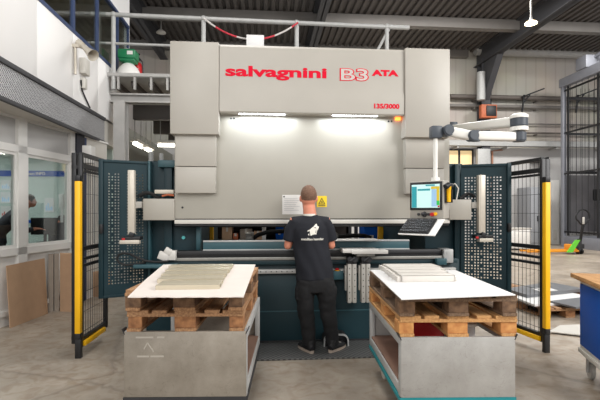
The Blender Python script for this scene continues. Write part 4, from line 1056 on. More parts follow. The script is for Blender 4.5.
o_ = off(pL, RL, .0, .005); pallet('brown wooden pallet lying on the left trolley, under another pallet', (o_[0], o_[1], ZL), RL, 'wood', 'block')
o_ = off(pL, RL, -.005, -.012); pallet('weathered wooden pallet on top of the left stack, under the white cardboard', (o_[0], o_[1], ZL+.1445), RL-.01, 'wood', 'block_old')
o_ = off(pR, RR, .002, .004); pallet('fresh pale wooden pallet lying on the right trolley, under a weathered one', (o_[0], o_[1], ZRT), RR, 'wood_new', 'block_new')
o_ = off(pR, RR, -.002, -.015); pallet('grey weathered wooden pallet on top of the right stack, under the white board', (o_[0], o_[1], ZRT+.1445), RR-.005, 'wood_old', 'block_old')
# white cardboard on the left, ragged front edge hanging down
zc_ = ZL+.2895
Q = [onZ(128, 297.5, zc_), onZ(243.5, 297.5, zc_), onZ(255.5, 265, zc_), onZ(163.5, 265, zc_)]
n = 26; top = []
for i in range(n+1):
    p = Q[0].lerp(Q[1], i/n); top.append(p+V((0, random.uniform(-.012, .008), 0)))
outline = top+[Q[2], Q[2].lerp(Q[3], .5)+V((0, .01, 0)), Q[3], Q[3].lerp(Q[0], .6)+V((-.01, 0, 0))]
b = MB().prism([V((p.x, p.y, zc_)) for p in outline], (0, 0, .006))
solo('cardboard_sheet', b, 'card_w', 'white cardboard sheet with ragged edge covering the left pallet stack', 'cardboard')
b = MB()
# folded steel profiles on the cardboard
zp = zc_+.0062
prof_px = [(155.5, 219, 290), (157, 222, 283.2), (161, 225.5, 278), (165, 229, 273.6), (168.5, 231.5, 269.8)]
for i, (a_, c_, yy) in enumerate(prof_px):
    l = onZ(a_, yy, zp); r_ = onZ(c_, yy, zp); yb = onZ((a_+c_)/2, (prof_px[i+1][2] if i < 4 else 266.6), zp).y; dep = max(.1, yb-l.y-.006)
    w = r_.x-l.x; hgt = .03
    pts = [(0, 0), (dep, 0), (dep, hgt*.75), (dep-.004, hgt*.75), (dep-.004, .004), (.006, .004), (.006, hgt-.004), (dep*.8, hgt-.004), (dep*.8, hgt), (0, hgt)]
    b = MB().prism([(0, y, z) for y, z in pts], (w, 0, 0))
    nm = ['nearest to the camera', 'second from the camera', 'middle one of five', 'second from the back', 'farthest back'][i]
    me = b.mesh('folded_profile'); o = link('folded_profile', me, 'profile', None, False); o.location = (l.x, l.y, zp); o.rotation_euler = (0, 0, .0)
    o['label'] = 'folded steel profile on the white cardboard, ' + nm; o['category'] = 'metal profile'; o['group'] = 'folded profiles on the left stack'
# white board on the right and the stack of white folded panels
zb_ = ZRT+.2895
Q = [onZ(401.5, 300, zb_), onZ(515.5, 295.5, zb_), onZ(455, 270.5, zb_), onZ(370.5, 270.5, zb_)]
solo('white_board', MB().prism([V((p.x, p.y, zb_)) for p in Q], (0, 0, .006)), 'sheetw', 'flat white board lying on the right pallet stack', 'board')
zp = zb_+.0065
pan = [(401.5, 457, 282.2), (397, 450, 278.6), (392.5, 447, 275.4), (388.5, 443, 272.6)]
for i, (a_, c_, yy) in enumerate(pan):
    l = onZ(a_, yy, zp); r_ = onZ(c_, yy, zp); w = r_.x-l.x; dep = (onZ(a_, pan[i+1][2], zp).y-l.y-.006) if i < 3 else .24; hh = .052
    b = MB().box(0, w, 0, dep, hh-.006, hh, .002).box(0, w, 0, .006, 0, hh, .002).box(0, w, dep-.006, dep, 0, hh, .002).box(0, .006, 0, dep, 0, hh).box(w-.006, w, 0, dep, 0, hh)
    b.box(-.03, -.0, .01, dep-.01, 0, hh*.8, .002).box(w, w+.02, .01, dep-.01, 0, hh*.7, .002)
    o = link('white_tray', b.mesh('white_tray'), 'tray', None, 35); o.location = (l.x, l.y, zp)
    o['label'] = 'white folded tray on the white board, ' + ['frontmost of the four, lowest in view', 'second from the front', 'third from the front', 'rearmost of the four, farthest left'][i]; o['category'] = 'metal tray'; o['group'] = 'white trays on the right stack'
# red crate glimpsed inside the right trolley
def crate(lb, m, dx, dy, w, d, h):
    p = off(pR, RR, dx, dy); t = thing('plastic_crate', lb, 'crate', (p[0], p[1], .3455), RR); P = lambda n, b, k: part(n, b, k, t, local=True)
    P('crate_body', MB().box(-w/2, w/2, -d/2, d/2, 0, h, .012), m); P('rim', MB().box(-w/2-.012, w/2+.012, -d/2-.012, d/2+.012, h-.04, h-.015, .005), m)
crate('red plastic crate inside the right trolley, glimpsed under the lower pallet', 'red_plain', -.06, .62, .3, .2, .315)
crate('white plastic crate inside the right trolley, glimpsed under the lower pallet', 'sheetw', .22, .62, .2, .3, .31)

# ------------------------------------------------------------------ cardboard leaning on the office wall
def leaning(p0, p1, ztop, lean, th, m, lb, name='cardboard_sheet', lower=0.0, wavy=0):
    p0, p1 = V(p0), V(p1); d = (p1-p0); d.z = 0; L = d.length; d.normalize(); n = V((-d.y, d.x, 0))
    pts = [p0, p1, p1+n*lean+V((0, 0, ztop[1])), p0+n*lean+V((0, 0, ztop[0]))]
    return solo(name, MB().prism(pts, n*-th+V((0, 0, 0))), m, lb, 'cardboard', smooth=False)
c0 = onZ(9.6, 328.2, 0); c1 = onZ(47.5, 313.5, 0)
z0t = zY(8, 265, c0.y+.1); z1t = zY(47, 257.5, c1.y+.1)
leaning(c0, c1, (z0t, z1t), .05, .008, 'card', 'large plain brown cardboard sheet leaning in front of the office glazing')
c2 = onZ(48.5, 312.3, 0); c3 = onZ(54.5, 311.5, 0)
for i, (a_, b_, yt, m_, lb) in enumerate(((48.3, 53.5, 253.8, 'card_g', 'grey edged cardboard pack standing on edge right of the brown sheet'), (54.3, 59, 253.6, 'card_g', 'second grey edged cardboard pack, beside the plain brown one at the gate post'))):
    yb = 312.4-i*.7; a = onZ(a_, yb, 0); c = onZ(b_, yb-.4, 0)
    top = zY(a_, yt, a.y+.1)
    ea, ec = ray(a_, 212)*.15, ray(b_, 212)*.15; mb_ = MB().prism([a, c, c+ec, a+ea], (.0, .0, top))
    solo('cardboard_pack', mb_, m_, lb, 'cardboard')
a = onZ(60, 311.5, 0); c = onZ(76, 312, 0); top = zY(60, 254, a.y)
solo('cardboard_pack', MB().prism([a, c, c+ray(76, 212)*.2, a+ray(60, 212)*.2], (0, 0, top)), 'card', 'brown cardboard pack standing upright behind the left gate post', 'cardboard')
a = onZ(88, 297, 0); c = onZ(103, 300, 0); top = zY(90, 272, a.y)
solo('carton', MB().box(a.x, c.x, a.y, a.y+.16, 0, top, .006).box((a.x+c.x)/2-.03, (a.x+c.x)/2+.03, a.y-.002, a.y+.1, top*.4, top+.002), 'card', 'brown carton on the floor seen through the left gate mesh', 'carton')

# ------------------------------------------------------------------ people
def person_body(parts, vox, smooth_n=4): return remesh(parts, vox, smooth_n)
MX = onY(310, 212, 4.67).x; MY = 4.67
man = thing('person', 'man in dark navy t-shirt and black work trousers, seen from behind at the press', 'person', (MX, MY, 0.018))
MT = WM[man.name]
def mpart(name, me, m, parent=man, smooth=True, label=None):
    me.materials.clear(); me.materials.append(M[m])
    o = bpy.data.objects.new(name, me); C.objects.link(o); o.parent = parent; WM[o.name] = MT
    for p in me.polygons: p.use_smooth = bool(smooth)
    if label: o['label'] = label
    return o
b = MB()
# head, neck
hc = V((-.012, .03, 1.655))
b.sph(hc, (.082, .1, .112), 28); b.sph(hc+V((0, .035, -.055)), (.06, .07, .065), 20)
b.sph(hc+V((0, -.01, .035)), (.084, .101, .094), 24)
b.tube([hc+V((0, .02, -.06)), (-.006, -.005, 1.52), (-.002, -.015, 1.46), (0, -.01, 1.38)], [(.068, .07), (.068, .068), (.072, .07), (.11, .08)], 20)
for s in (-1, 1):
    b.sph(hc+V((s*.088, .0, -.01)), (.014, .022, .034), 14)      # ears
    b.sph(hc+V((s*.091, -.008, .002)), (.010, .012, .024), 12)
    b.sph(hc+V((s*.03, .094, -.014)), (.018, .012, .012), 10)      # brow / lids
b.tube([hc+V((0, .092, .012)), hc+V((0, .112, -.022)), hc+V((0, .104, -.036))], [.009, .014, .011], 12)
b.sph(hc+V((0, .094, -.062)), (.026, .012, .006), 12); b.sph(hc+V((0, .093, -.072)), (.022, .012, .006), 12)
b.sph(hc+V((0, .09, -.1)), (.028, .018, .018), 12)
# trunk core
b.tube([(.05, 0, .82), (.04, 0, .95), (.02, .0, 1.1), (0, 0, 1.25), (0, -.005, 1.36), (0, -.01, 1.43)], [(.13, .09), (.135, .095), (.13, .095), (.15, .105), (.155, .1), (.1, .075)], 24)
hand_info = []
for s in (-1, 1):
    sh = V((s*.175, -.005, 1.395)); el = V((s*.238, .03, 1.135)); wr = V((s*.185, .235, 1.212))
    b.tube([(s*.1, 0, 1.38), sh, sh.lerp(el, .35), sh.lerp(el, .7), el], [.06, .062, .052, .046, .043], 18)
    b.sph(el, .042, 16)
    b.tube([el, el.lerp(wr, .3), el.lerp(wr, .7), wr], [(.043, .043), (.045, .043), (.034, .032), (.028, .024)], 18)
    hd = (wr-el).normalized(); side = V((-s, 0, 0)); pc = wr+hd*.05
    b.tube([wr-hd*.01, wr+hd*.03, wr+hd*.085], [(.028, .022), (.04, .016), (.042, .013)], 16, ref=(0, 0, 1))
    for k, (u, L_) in enumerate(((-.03, .066), (-.01, .076), (.011, .072), (.031, .056))):
        xs = hd.cross(V((0, 0, 1))).normalized()
        r0 = wr+hd*.075+xs*u; k1 = r0+hd*L_*.45+V((0, 0, -.004)); k2 = k1+hd*L_*.32+V((0, 0, -.016)); k3 = k2+hd*L_*.2+V((0, 0, -.018))
        b.tube([r0, k1, k2, k3], [.0095, .009, .0082, .007], 10)
    th = wr+hd*.025+side*.02; 
    b.tube([th, th+hd*.03+side*.022+V((0, 0, -.008)), th+hd*.058+side*.03+V((0, 0, -.018)), th+hd*.078+side*.026+V((0, 0, -.026))], [.014, .0125, .011, .009], 10)
# legs (inside the trousers)
legs = {-1: [(-.03, .0, .80), (-.055, .005, .66), (-.045, .0, .46), (-.022, -.005, .28), (-.006, -.0, .10)], 1: [(.15, .0, .80), (.185, .005, .66), (.2, .005, .46), (.232, .0, .28), (.25, .0, .10)]}
for s in (-1, 1): b.tube(legs[s], [.08, .075, .055, .05, .04], 16)
b.sph((.055, 0, .82), (.15, .1, .1), 20)
body = mpart('body', remesh(b, .0062, 3), 'skin')
# eyes and mouth
for s in (-1, 1):
    e = MB().sph(hc+V((s*.03, .098, -.006)), .0105, 12).mesh('eye'); mpart('eye', e, 'white', body)
    e = MB().sph(hc+V((s*.03, .1075, -.007)), (.005, .003, .005), 10).mesh('iris'); mpart('iris', e, 'dark', body)
# hair: short crop, faded at the nape
hb = bmesh.new(); bmesh.ops.create_uvsphere(hb, u_segments=40, v_segments=28, radius=1)
for v in hb.verts:
    k = v.co.copy(); v.co = hc+V((0, -.005, .03))+V((k.x*.0885, k.y*.108, k.z*.112))
def cut(bm_, co_, no_):
    r = bmesh.ops.bisect_plane(bm_, geom=bm_.verts[:]+bm_.edges[:]+bm_.faces[:], plane_co=co_, plane_no=no_, clear_outer=True)
    bmesh.ops.holes_fill(bm_, edges=[e for e in bm_.edges if e.is_boundary])
cut(hb, hc+V((0, -.02, -.062)), V((0, .28, -1)).normalized()); cut(hb, hc+V((0, .055, .0)), V((0, 1, -.55)).normalized())
m_ = MB(); m_._merge(hb)
me = remesh(m_, .006, 3)
for v in me.vertices:
    nz = noise.noise(v.co*90)*.0022; v.co += (v.co-hc).normalized()*nz
mpart('hair', me, 'hair', label='short cropped brown hair, shorter at the nape')
# t-shirt
b = MB()
b.tube([(.055, .0, .775), (.05, .0, .86), (.03, .0, 1.0), (.012, .0, 1.12), (.002, .0, 1.24), (0, -.004, 1.33), (0, -.008, 1.39), (-.002, -.012, 1.435), (-.003, -.012, 1.47)],
       [(.206, .14), (.204, .14), (.198, .135), (.195, .132), (.196, .134), (.2, .128), (.178, .112), (.115, .088), (.078, .072)], 36)
for s in (-1, 1):
    sh = V((s*.16, -.006, 1.385)); e2 = V((s*.236, .018, 1.19))
    b.tube([(s*.08, -.008, 1.39), sh, sh.lerp(e2, .4)+V((s*.014, 0, .006)), e2], [(.075, .07), (.078, .075), (.07, .07), (.066, .068)], 24)
me = remesh(b, .0085, 9)
for v in me.vertices:
    c = v.co; n1 = noise.noise(V((c.x*7, c.y*7, c.z*5+c.x*9)))*.010; n2 = noise.noise(V((c.x*16, c.y*16, c.z*11)))*.004
    fall = min(1, max(.25, (1.42-c.z)/.25))
    d_ = V((c.x*.6, c.y, 0)); d_ = d_.normalized() if d_.length > 1e-4 else V((0, 0, 0)); v.co += d_*(n1+n2)*fall
shirt = mpart('t_shirt', me, 'shirt')
b = MB(); pts = []; 
b.tube([(-.004, -.014, 1.452), (-.005, -.014, 1.484)], [(.078, .074), (.0685, .069)], 28, ref=(0, 1, 0))
mpart('collar', remesh(b, .005, 2), 'offwhite', shirt, label='pale collar band showing above the t-shirt')
# print on the back: howling wolf head mark and a line of lettering
bvh = BVHTree.FromPolygons([v.co for v in me.vertices], [tuple(p.vertices) for p in me.polygons])
def mpix(px, py): return ((px-310)*4.55/433*1.0, 1.52-.018-(py-212)*4.55/433)
def decal(pts2, faces, name, m, lift=.003):
    vs = []
    for x, z in pts2:
        hit = bvh.ray_cast(V((x, -1, z)), V((0, 1, 0)))
        vs.append((x, (hit[0].y if hit[0] else -.13)-lift, z))
    d = bpy.data.meshes.new(name); d.from_pydata(vs, [], faces); return mpart(name, d, m, shirt, smooth=False)
def decal_poly(poly, name, m, lift=.003, sub=2):
    q_ = bmesh.new(); f = q_.faces.new([q_.verts.new((x, 0, z)) for x, z in poly]); bmesh.ops.triangulate(q_, faces=q_.faces[:])
    for _ in range(sub): bmesh.ops.subdivide_edges(q_, edges=q_.edges[:], cuts=1, use_grid_fill=True)
    bmesh.ops.triangulate(q_, faces=q_.faces[:]); q_.verts.index_update()
    pts2 = [(v.co.x, v.co.z) for v in q_.verts]; fs = [tuple(v.index for v in f.verts) for f in q_.faces]; q_.free()
    return decal(pts2, fs, name, m, lift)
def W16(x, y): return mpix(296+x/16, 218+y/16)
wolf = [(158, 206), (200, 186), (232, 158), (262, 138), (286, 108), (304, 92), (318, 102), (320, 130), (352, 140), (338, 176), (318, 206), (312, 240), (304, 268), (288, 262), (268, 258), (250, 268), (214, 288), (206, 262), (200, 238), (228, 222), (226, 208), (196, 206), (170, 220)]
decal_poly([W16(*p) for p in wolf], 'emblem', 'print', sub=3)
decal_poly([W16(*p) for p in ((170, 262), (186, 246), (184, 262), (194, 280), (178, 278))], 'emblem', 'print')
decal_poly([W16(*p) for p in ((262, 152), (298, 150), (306, 166), (280, 160))], 'emblem', 'shirt', .005)
decal_poly([W16(*p) for p in ((296, 208), (306, 178), (300, 236), (290, 246))], 'emblem', 'shirt', .005)
tm = text_mesh('metallbau haendler', .02)
xs = [v.co.x for v in tm.vertices]; ys = [v.co.y for v in tm.vertices]
l_, t_ = W16(64, 320); r_, b_ = W16(430, 358)
pts2 = [(l_+(v.co.x-min(xs))/(max(xs)-min(xs))*(r_-l_), b_+(v.co.y-min(ys))/(max(ys)-min(ys))*(t_-b_)) for v in tm.vertices]
decal(pts2, [tuple(p.vertices) for p in tm.polygons], 'lettering', 'print', .004)
# trousers
b = MB()
b.tube([(.055, .0, .84), (.058, .0, .78), (.062, .0, .70), (.065, .0, .64)], [(.195, .13), (.205, .135), (.21, .13), (.2, .115)], 32)
for s in (-1, 1):
    q_ = legs[s]
    cen = {-1: [(-.035, .0, .76), (-.052, .004, .64), (-.05, .004, .5), (-.04, .0, .38), (-.022, -.005, .26), (-.012, -.008, .14), (-.008, -.004, .065)], 1: [(.15, .0, .76), (.172, .004, .64), (.188, .006, .5), (.2, .0, .38), (.222, -.004, .26), (.242, -.006, .14), (.25, -.004, .065)]}[s]
    b.tube(cen, [(.105, .12), (.108, .112), (.096, .1), (.086, .09), (.079, .085), (.072, .082), (.072, .086)], 28)
    pk = cen[1]; b.box(pk[0]+s*.08-.03, pk[0]+s*.08+.035, -.06, .07, .55, .70, .02)
me = remesh(b, .0085, 7)
for v in me.vertices:
    c = v.co; k = 1.0 if c.z < .6 else .6
    n1 = noise.noise(V((c.x*6, c.y*6, c.z*13)))*.012*k; n2 = noise.noise(V((c.x*20+4, c.y*20, c.z*24)))*.004
    cx0 = -.03 if c.x < .07 else .2
    d_ = V((c.x-cx0, c.y, 0)); d_ = d_.normalized() if d_.length > 1e-4 else V((0, 0, 0)); v.co += d_*(n1+n2)
mpart('trousers', me, 'trouser')
# shoes
for s, (x, y, rz) in ((-1, (-.018, -.02, math.radians(24))), (1, (.262, -.02, math.radians(-42)))):
    Rm = Matrix.Translation((x, y, 0)) @ Matrix.Rotation(rz, 4, 'Z')
    def sm(b): 
        me = remesh(b, .005, 4); me.transform(Rm); return me
    b = MB().tube([(0, -.085, .045), (0, -.05, .055), (0, .03, .05), (0, .1, .04), (0, .165, .036), (0, .195, .032)], [(.034, .035), (.04, .042), (.043, .042), (.048, .032), (.043, .027), (.022, .018)], 22, ref=(0, 0, 1))
    b.tube([(0, -.045, .05), (0, -.04, .10), (0, -.035, .125)], [.042, .042, .045], 20)
    so = mpart('shoe', sm(b), 'shoe')
    o2 = []; b = MB()
    for i in range(28):
        a_ = 2*PI*i/28; yy = .055+.15*math.sin(a_); w_ = .046 if yy > .0 else .04
        o2.append((w_*math.copysign(abs(math.cos(a_))**.6, math.cos(a_)), yy, 0))
    b.prism(o2, (0, 0, .026)); sl = b.mesh('sole'); sl.transform(Rm); mpart('sole', sl, 'sole', so, smooth=False)
    b = MB()
    for k in range(4): b.bar((-.022, .03+k*.022, .092-k*.007), (.022, .035+k*.022, .092-k*.007), .006, .006)
    la = b.mesh('laces'); la.transform(Rm); mpart('laces', la, 'offwhite', so)

def office_person(lb, p, face, top_m, hair_m, dz=0, stand=False, lean=.15):
    t = thing('person', lb, 'person', (p[0], p[1], 0)); R0 = WM[t.name] @ Matrix.Rotation(face, 4, 'Z')
    def pm(name, me, m, parent=t):
        me.transform(Matrix.Rotation(face, 4, 'Z') @ Matrix.Translation((0, 0, dz))); me.materials.append(M[m]); o = bpy.data.objects.new(name, me); C.objects.link(o); o.parent = parent; WM[o.name] = WM[t.name]
        for q_ in me.polygons: q_.use_smooth = True
        return o
    # facing +Y, seated: pelvis at z .5
    b = MB(); hc = V((0, .16+lean*.6, 1.24)); tp = V((0, lean*.5, 1.02))
    b.sph(hc, (.075, .095, .105), 22); b.sph(hc+V((0, .04, -.055)), (.055, .06, .055), 16); b.sph(hc+V((0, .1, -.02)), (.013, .02, .018), 10)
    for s in (-1, 1): b.sph(hc+V((s*.076, 0, -.01)), (.012, .022, .03), 10)
    b.tube([hc+V((0, -.02, -.06)), tp+V((0, .06, .02)), tp], [.058, .058, .08], 16)
    b.tube([(0, 0, .52), (0, .0, .7), (0, lean*.3, .88), tp], [(.15, .11), (.14, .1), (.16, .11), (.12, .08)], 20)
    for s in (-1, 1):
        sh = tp+V((s*.18, 0, -.04)); el = sh+V((s*.05, .08, -.28)); wr = el+V((-s*.06, .25, .06))
        b.tube([tp+V((s*.08, 0, -.02)), sh, el], [.06, .058, .045], 14); b.tube([el, wr], [.043, .028], 14)
        b.tube([wr, wr+V((0, .05, 0)), wr+V((0, .09, -.01))], [(.028, .02), (.04, .016), (.04, .014)], 12)
        for u in (-.03, -.01, .01, .03): b.tube([wr+V((u, .08, -.008)), wr+V((u, .12, -.015)), wr+V((u, .145, -.03))], [.01, .009, .008], 8)
        b.tube([wr+V((-s*.025, .02, 0)), wr+V((-s*.05, .05, -.01)), wr+V((-s*.05, .08, -.02))], [.012, .011, .009], 8)
        lg = [(s*.09, 0, .5), (s*.1, .02, .05), (s*.1, .0, -.3), (s*.1, 0, .08-dz)] if stand else [(s*.09, .02, .5), (s*.12, .42, .52), (s*.12, .44, .28), (s*.12, .44, .08-dz)]; b.tube(lg, [.085, .065, .055, .04], 14); fy = lg[3][1]; b.tube([(s*.11, fy-.04, .045-dz), (s*.11, fy+.06, .04-dz), (s*.11, fy+.16, .03-dz)], [.042, .042, .03], 12)
    bd = pm('body', remesh(b, .009, 3), 'skin')
    b = MB().tube([(0, 0, .5), (0, 0, .7), (0, lean*.3, .88), tp, tp+V((0, .03, .05))], [(.17, .13), (.165, .125), (.185, .13), (.15, .1), (.085, .075)], 22)
    for s in (-1, 1):
        sh = tp+V((s*.18, 0, -.04)); el = sh+V((s*.05, .08, -.28)); wr = el+V((-s*.06, .25, .06))
        b.tube([tp+V((s*.06, 0, -.02)), sh, el, el.lerp(wr, .1)], [.075, .072, .06, .06], 16); b.tube([el, el.lerp(wr, .85)], [.058, .043], 14)
    pm('jumper', remesh(b, .01, 4), top_m)
    b = MB().tube([(0, -.02, .5), (0, .06, .52)], [(.17, .12), (.17, .11)], 18)
    for s in (-1, 1): b.tube([(s*.09, 0, .5), (s*.1, .02, .05), (s*.1, .0, -.3), (s*.1, 0, .1-dz)] if stand else [(s*.09, .02, .5), (s*.12, .42, .52), (s*.12, .44, .3), (s*.12, .44, .1-dz)], [.1, .08, .07, .065], 14)
    pm('trousers', remesh(b, .01, 3), 'black')
    hb = bmesh.new(); bmesh.ops.create_uvsphere(hb, u_segments=28, v_segments=20, radius=1)
    for v in hb.verts: k = v.co.copy(); v.co = hc+V((0, -.008, .022))+V((k.x*.083, k.y*.102, k.z*.1))
    cut(hb, hc+V((0, -.02, -.045)), V((0, .3, -1)).normalized()); cut(hb, hc+V((0, .055, 0)), V((0, 1, -.5)).normalized())
    m_ = MB(); m_._merge(hb); pm('hair', remesh(m_, .008, 2), hair_m)
    return t
M['hair_dark'] = mat('dark_hair', (40, 32, 30), .7, 0, .2, 50, .4, 200)
pz = onD(29.5, 201, 7.6)
fa = math.radians(-70)
def chair(lb, p, face, z):
    t = thing('office_chair', lb, 'chair', (p[0], p[1], 0), face)
    P = lambda n, b, m: part(n, b, m, t, local=True)
    P('seat', MB().box(-.22, .22, -.2, .24, z-.07, z, .025), 'jumper'); P('backrest', MB().box(-.2, .2, -.27, -.21, z+.1, z+.55, .025), 'jumper')
    P('back_support', MB().bar((0, -.24, z-.05), (0, -.24, z+.2), .05, .02, (0, 1, 0)), 'black'); P('column', MB().cyl((0, 0, .08), (0, 0, z-.07), .03), 'dark')
    b = MB()
    for k in range(5): b.bar((0, 0, .085), (.28*math.cos(k*1.2566), .28*math.sin(k*1.2566), .05), .04, .03)
    P('star_base', b, 'black')
    for k in range(5): P('castor', MB().sph((.28*math.cos(k*1.2566), .28*math.sin(k*1.2566), .03), .03, 10), 'black')
    return t
d0 = V((-math.sin(fa), math.cos(fa))); q_ = V((pz.x, pz.y))-d0*.46
office_person('dark-haired man in dark jumper standing in the glazed office, leaning to the right', (q_.x, q_.y), fa, 'jumper', 'hair_dark', pz.z-1.24, True, .5)
pz2 = onD(62, 221, 8.5); fa2 = math.radians(75); d0 = V((-math.sin(fa2), math.cos(fa2))); q2 = V((pz2.x, pz2.y))-d0*.25
office_person('person in blue jacket sitting at the right end of the glazed office', (q2.x, q2.y), fa2, 'jeans', 'hair_dark', pz2.z-1.24)
chair('dark office chair under the person in blue', (q2.x, q2.y), fa2, .385+pz2.z-1.24)

# ------------------------------------------------------------------ workbench at the right edge
bl = onD(580, 212, 4.0); zt = .952; zb0 = .26
wb = thing('workbench', 'blue and grey mobile workbench with wooden top at the right edge', 'workbench', (bl.x+.2, bl.y-.5, 0), .0)
RBm = Matrix.Translation((bl.x, bl.y, 0)) @ Matrix.Rotation(math.radians(-110), 4, 'Z')
def wpart(name, b, m, parent=wb):
    me = b.mesh(name); me.transform(RBm); return link(name, me, m, parent, 35)
wpart('worktop', MB().box(-.03, 1.25, -.07, .72, zt-.04, zt, .004), 'wood_new')
wpart('cabinet', MB().box(0, 1.2, 0, .66, zb0+.01, zt-.042, .006), 'white')
dr = wpart('door', MB().box(.035, 1.1, -.012, .002, zb0+.05, zt-.085, .004), 'blue')
wpart('handle', MB().bar((.6, -.03, .75), (.9, -.03, .75), .02, .02).bar((.61, -.03, .75), (.61, 0, .75), .015, .015).bar((.89, -.03, .75), (.89, 0, .75), .015, .015), 'dark', dr)
wpart('base_rail', MB().box(-.012, 1.21, -.014, .67, zb0-.03, zb0+.012, .006), 'offwhite')
for (X, Y) in ((.04, .075), (1.05, .075), (.04, .58), (1.05, .58)):
    k = wpart('castor', MB().cyl((X, Y-.018, .082), (X, Y+.018, .082), .082, n=26, bev=.01), 'alu')
    wpart('castor_fork', MB().box(X-.022, X+.022, Y-.034, Y-.024, .06, zb0-.05, .003).box(X-.022, X+.022, Y+.024, Y+.034, .06, zb0-.05, .003).box(X-.06, X+.05, Y-.05, Y+.06, zb0-.05, zb0-.03, .003).cyl((X, Y-.036, .07), (X, Y+.036, .07), .014).bar((X+.05, Y, zb0-.06), (X+.1, Y, zb0-.09), .04, .012), 'galv', k)
p = RBm @ V((.35, .22, zt)); solo('blue_pad', MB().box(p.x-.06, p.x+.14, p.y-.06, p.y+.1, zt, zt+.022, .006), 'blue', 'small blue pad lying on the wooden bench top', 'pad')

# ------------------------------------------------------------------ pallets and sheets on the floor at the right
fp = thing
def floor_pallet(lb, x, y, rz): return pallet(lb, (x, y, 0), rz, 'wood', 'block')
floor_pallet('brown pallet on the floor behind the right gate, its end nearest the workbench', 4.36, 5.9, .02)
floor_pallet('brown pallet on the floor behind the right gate, farther back in line', 4.33, 7.15, .03)
floor_pallet('brown pallet under the grey sheets, mostly hidden by the workbench', 5.22, 5.95, .0)
def sheet(name, pts, z, th, m, lb, cat='sheet'):
    return solo(name, MB().prism([V((p.x, p.y, z)) for p in pts], (0, 0, th)), m, lb, cat, smooth=False)
z0 = .145
sheet('sheet_stack', [onZ(534, 306.5, z0), onZ(512, 298, z0), onZ(560, 292, z0), onZ(612, 303, z0)], z0, .03, 'sheetw', 'white sheet lying lowest on the floor pallets at right', 'sheet')
sheet('sheet_stack', [onZ(527, 298, z0+.03), onZ(506, 291.5, z0+.03), onZ(548, 284.5, z0+.03), onZ(585, 291.5, z0+.03)], z0+.031, .05, 'sheetg', 'dark grey sheet stack farther back on the floor pallets', 'sheet')
sheet('sheet_stack', [onZ(576, 309, z0+.03), onZ(550, 302.5, z0+.03), onZ(585, 298.5, z0+.03), onZ(615, 304, z0+.03)], z0+.031, .025, 'sheetg', 'grey sheet with dark rim nearer the workbench on the floor pallets', 'sheet')
zz = z0+.082
sheet('paper_sheet', [onZ(540, 291.6, zz), onZ(532, 288.6, zz), onZ(548, 287.6, zz), onZ(558, 290.5, zz)], zz, .003, 'sheetw', 'white paper lying on the dark grey sheet stack', 'paper')
ps = [onZ(x, y, .04) for x, y in ((549, 330.5), (560, 324.5), (600, 323), (612, 327), (585, 334.5))]
solo('bent_sheet', MB().prism([V((p.x, p.y, .02)) for p in ps], (0, .0, .012)), 'offwhite', 'pale offcut sheet lying on the floor beside the workbench', 'sheet')

# ------------------------------------------------------------------ pallet truck far right
pj = onZ(579.5, 254, 0); JY = pj.y; k_ = JY/433
jk = thing('pallet_truck', 'hand pallet truck with orange forks and black looped handle at the far right', 'pallet truck', (pj.x, JY, 0))
jx = pj.x; zz = lambda py: zY(580, py, JY)
r_ = .085
part('steer_wheel', MB().cyl((jx-.1, JY, .1), (jx-.03, JY, .1), .1, n=20, bev=.01).cyl((jx+.03, JY, .1), (jx+.1, JY, .1), .1, n=20, bev=.01), 'rubber', jk)
part('pump', MB().cyl((jx, JY, .12), (jx, JY, .55), .07).box(jx-.16, jx+.16, JY-.05, JY+.2, .2, .36, .02), 'dark', jk)
part('tiller', MB().bar((jx, JY-.02, .4), (jx+.01, JY-.15, zz(226)), .07, .06), 'black', jk)
ring = [(jx+.01+.26*math.sin(a_)*(1.0 if math.cos(a_) > -.3 else .75), JY-.16, (zz(226)+zz(211))/2+.05+(zz(211)-zz(226))/2*math.cos(a_)) for a_ in [2*PI*i/24 for i in range(25)]]
hl = part('handle', MB().tube(ring, .03, 8).bar((jx+.01, JY-.16, zz(227)), (jx+.01, JY-.16, zz(217)), .08, .05), 'black', jk)
part('lever_plate', MB().box(jx-.03, jx+.05, JY-.2, JY-.16, zz(224), zz(217), .01), 'offwhite', hl)
a = V((jx, JY+.1, .16)); 
for s in (-1, 1): part('fork', MB().bar((jx-.1, JY+.15+s*.2, .12), (jx-1.9, JY+.35+s*.2, .09), .16, .07, bev=.01), 'fork', jk)
part('fork_frame', MB().box(jx-.28, jx-.08, JY-.02, JY+.45, .08, .34, .03), 'fork', jk)
part('green_guard', MB().prism([(jx-.62, JY-.2, .08), (jx-.4, JY-.2, .08), (jx-.12, JY-.2, .52), (jx-.3, JY-.2, .52)], (0, .04, 0)), 'lime', jk)
a = onZ(545, 247.5, 0)
pallet('wooden pallet far right, carried by the forks of the pallet truck', (jx-1.2, JY+.9, 0), .1, 'wood_new', 'block_new') if False else None

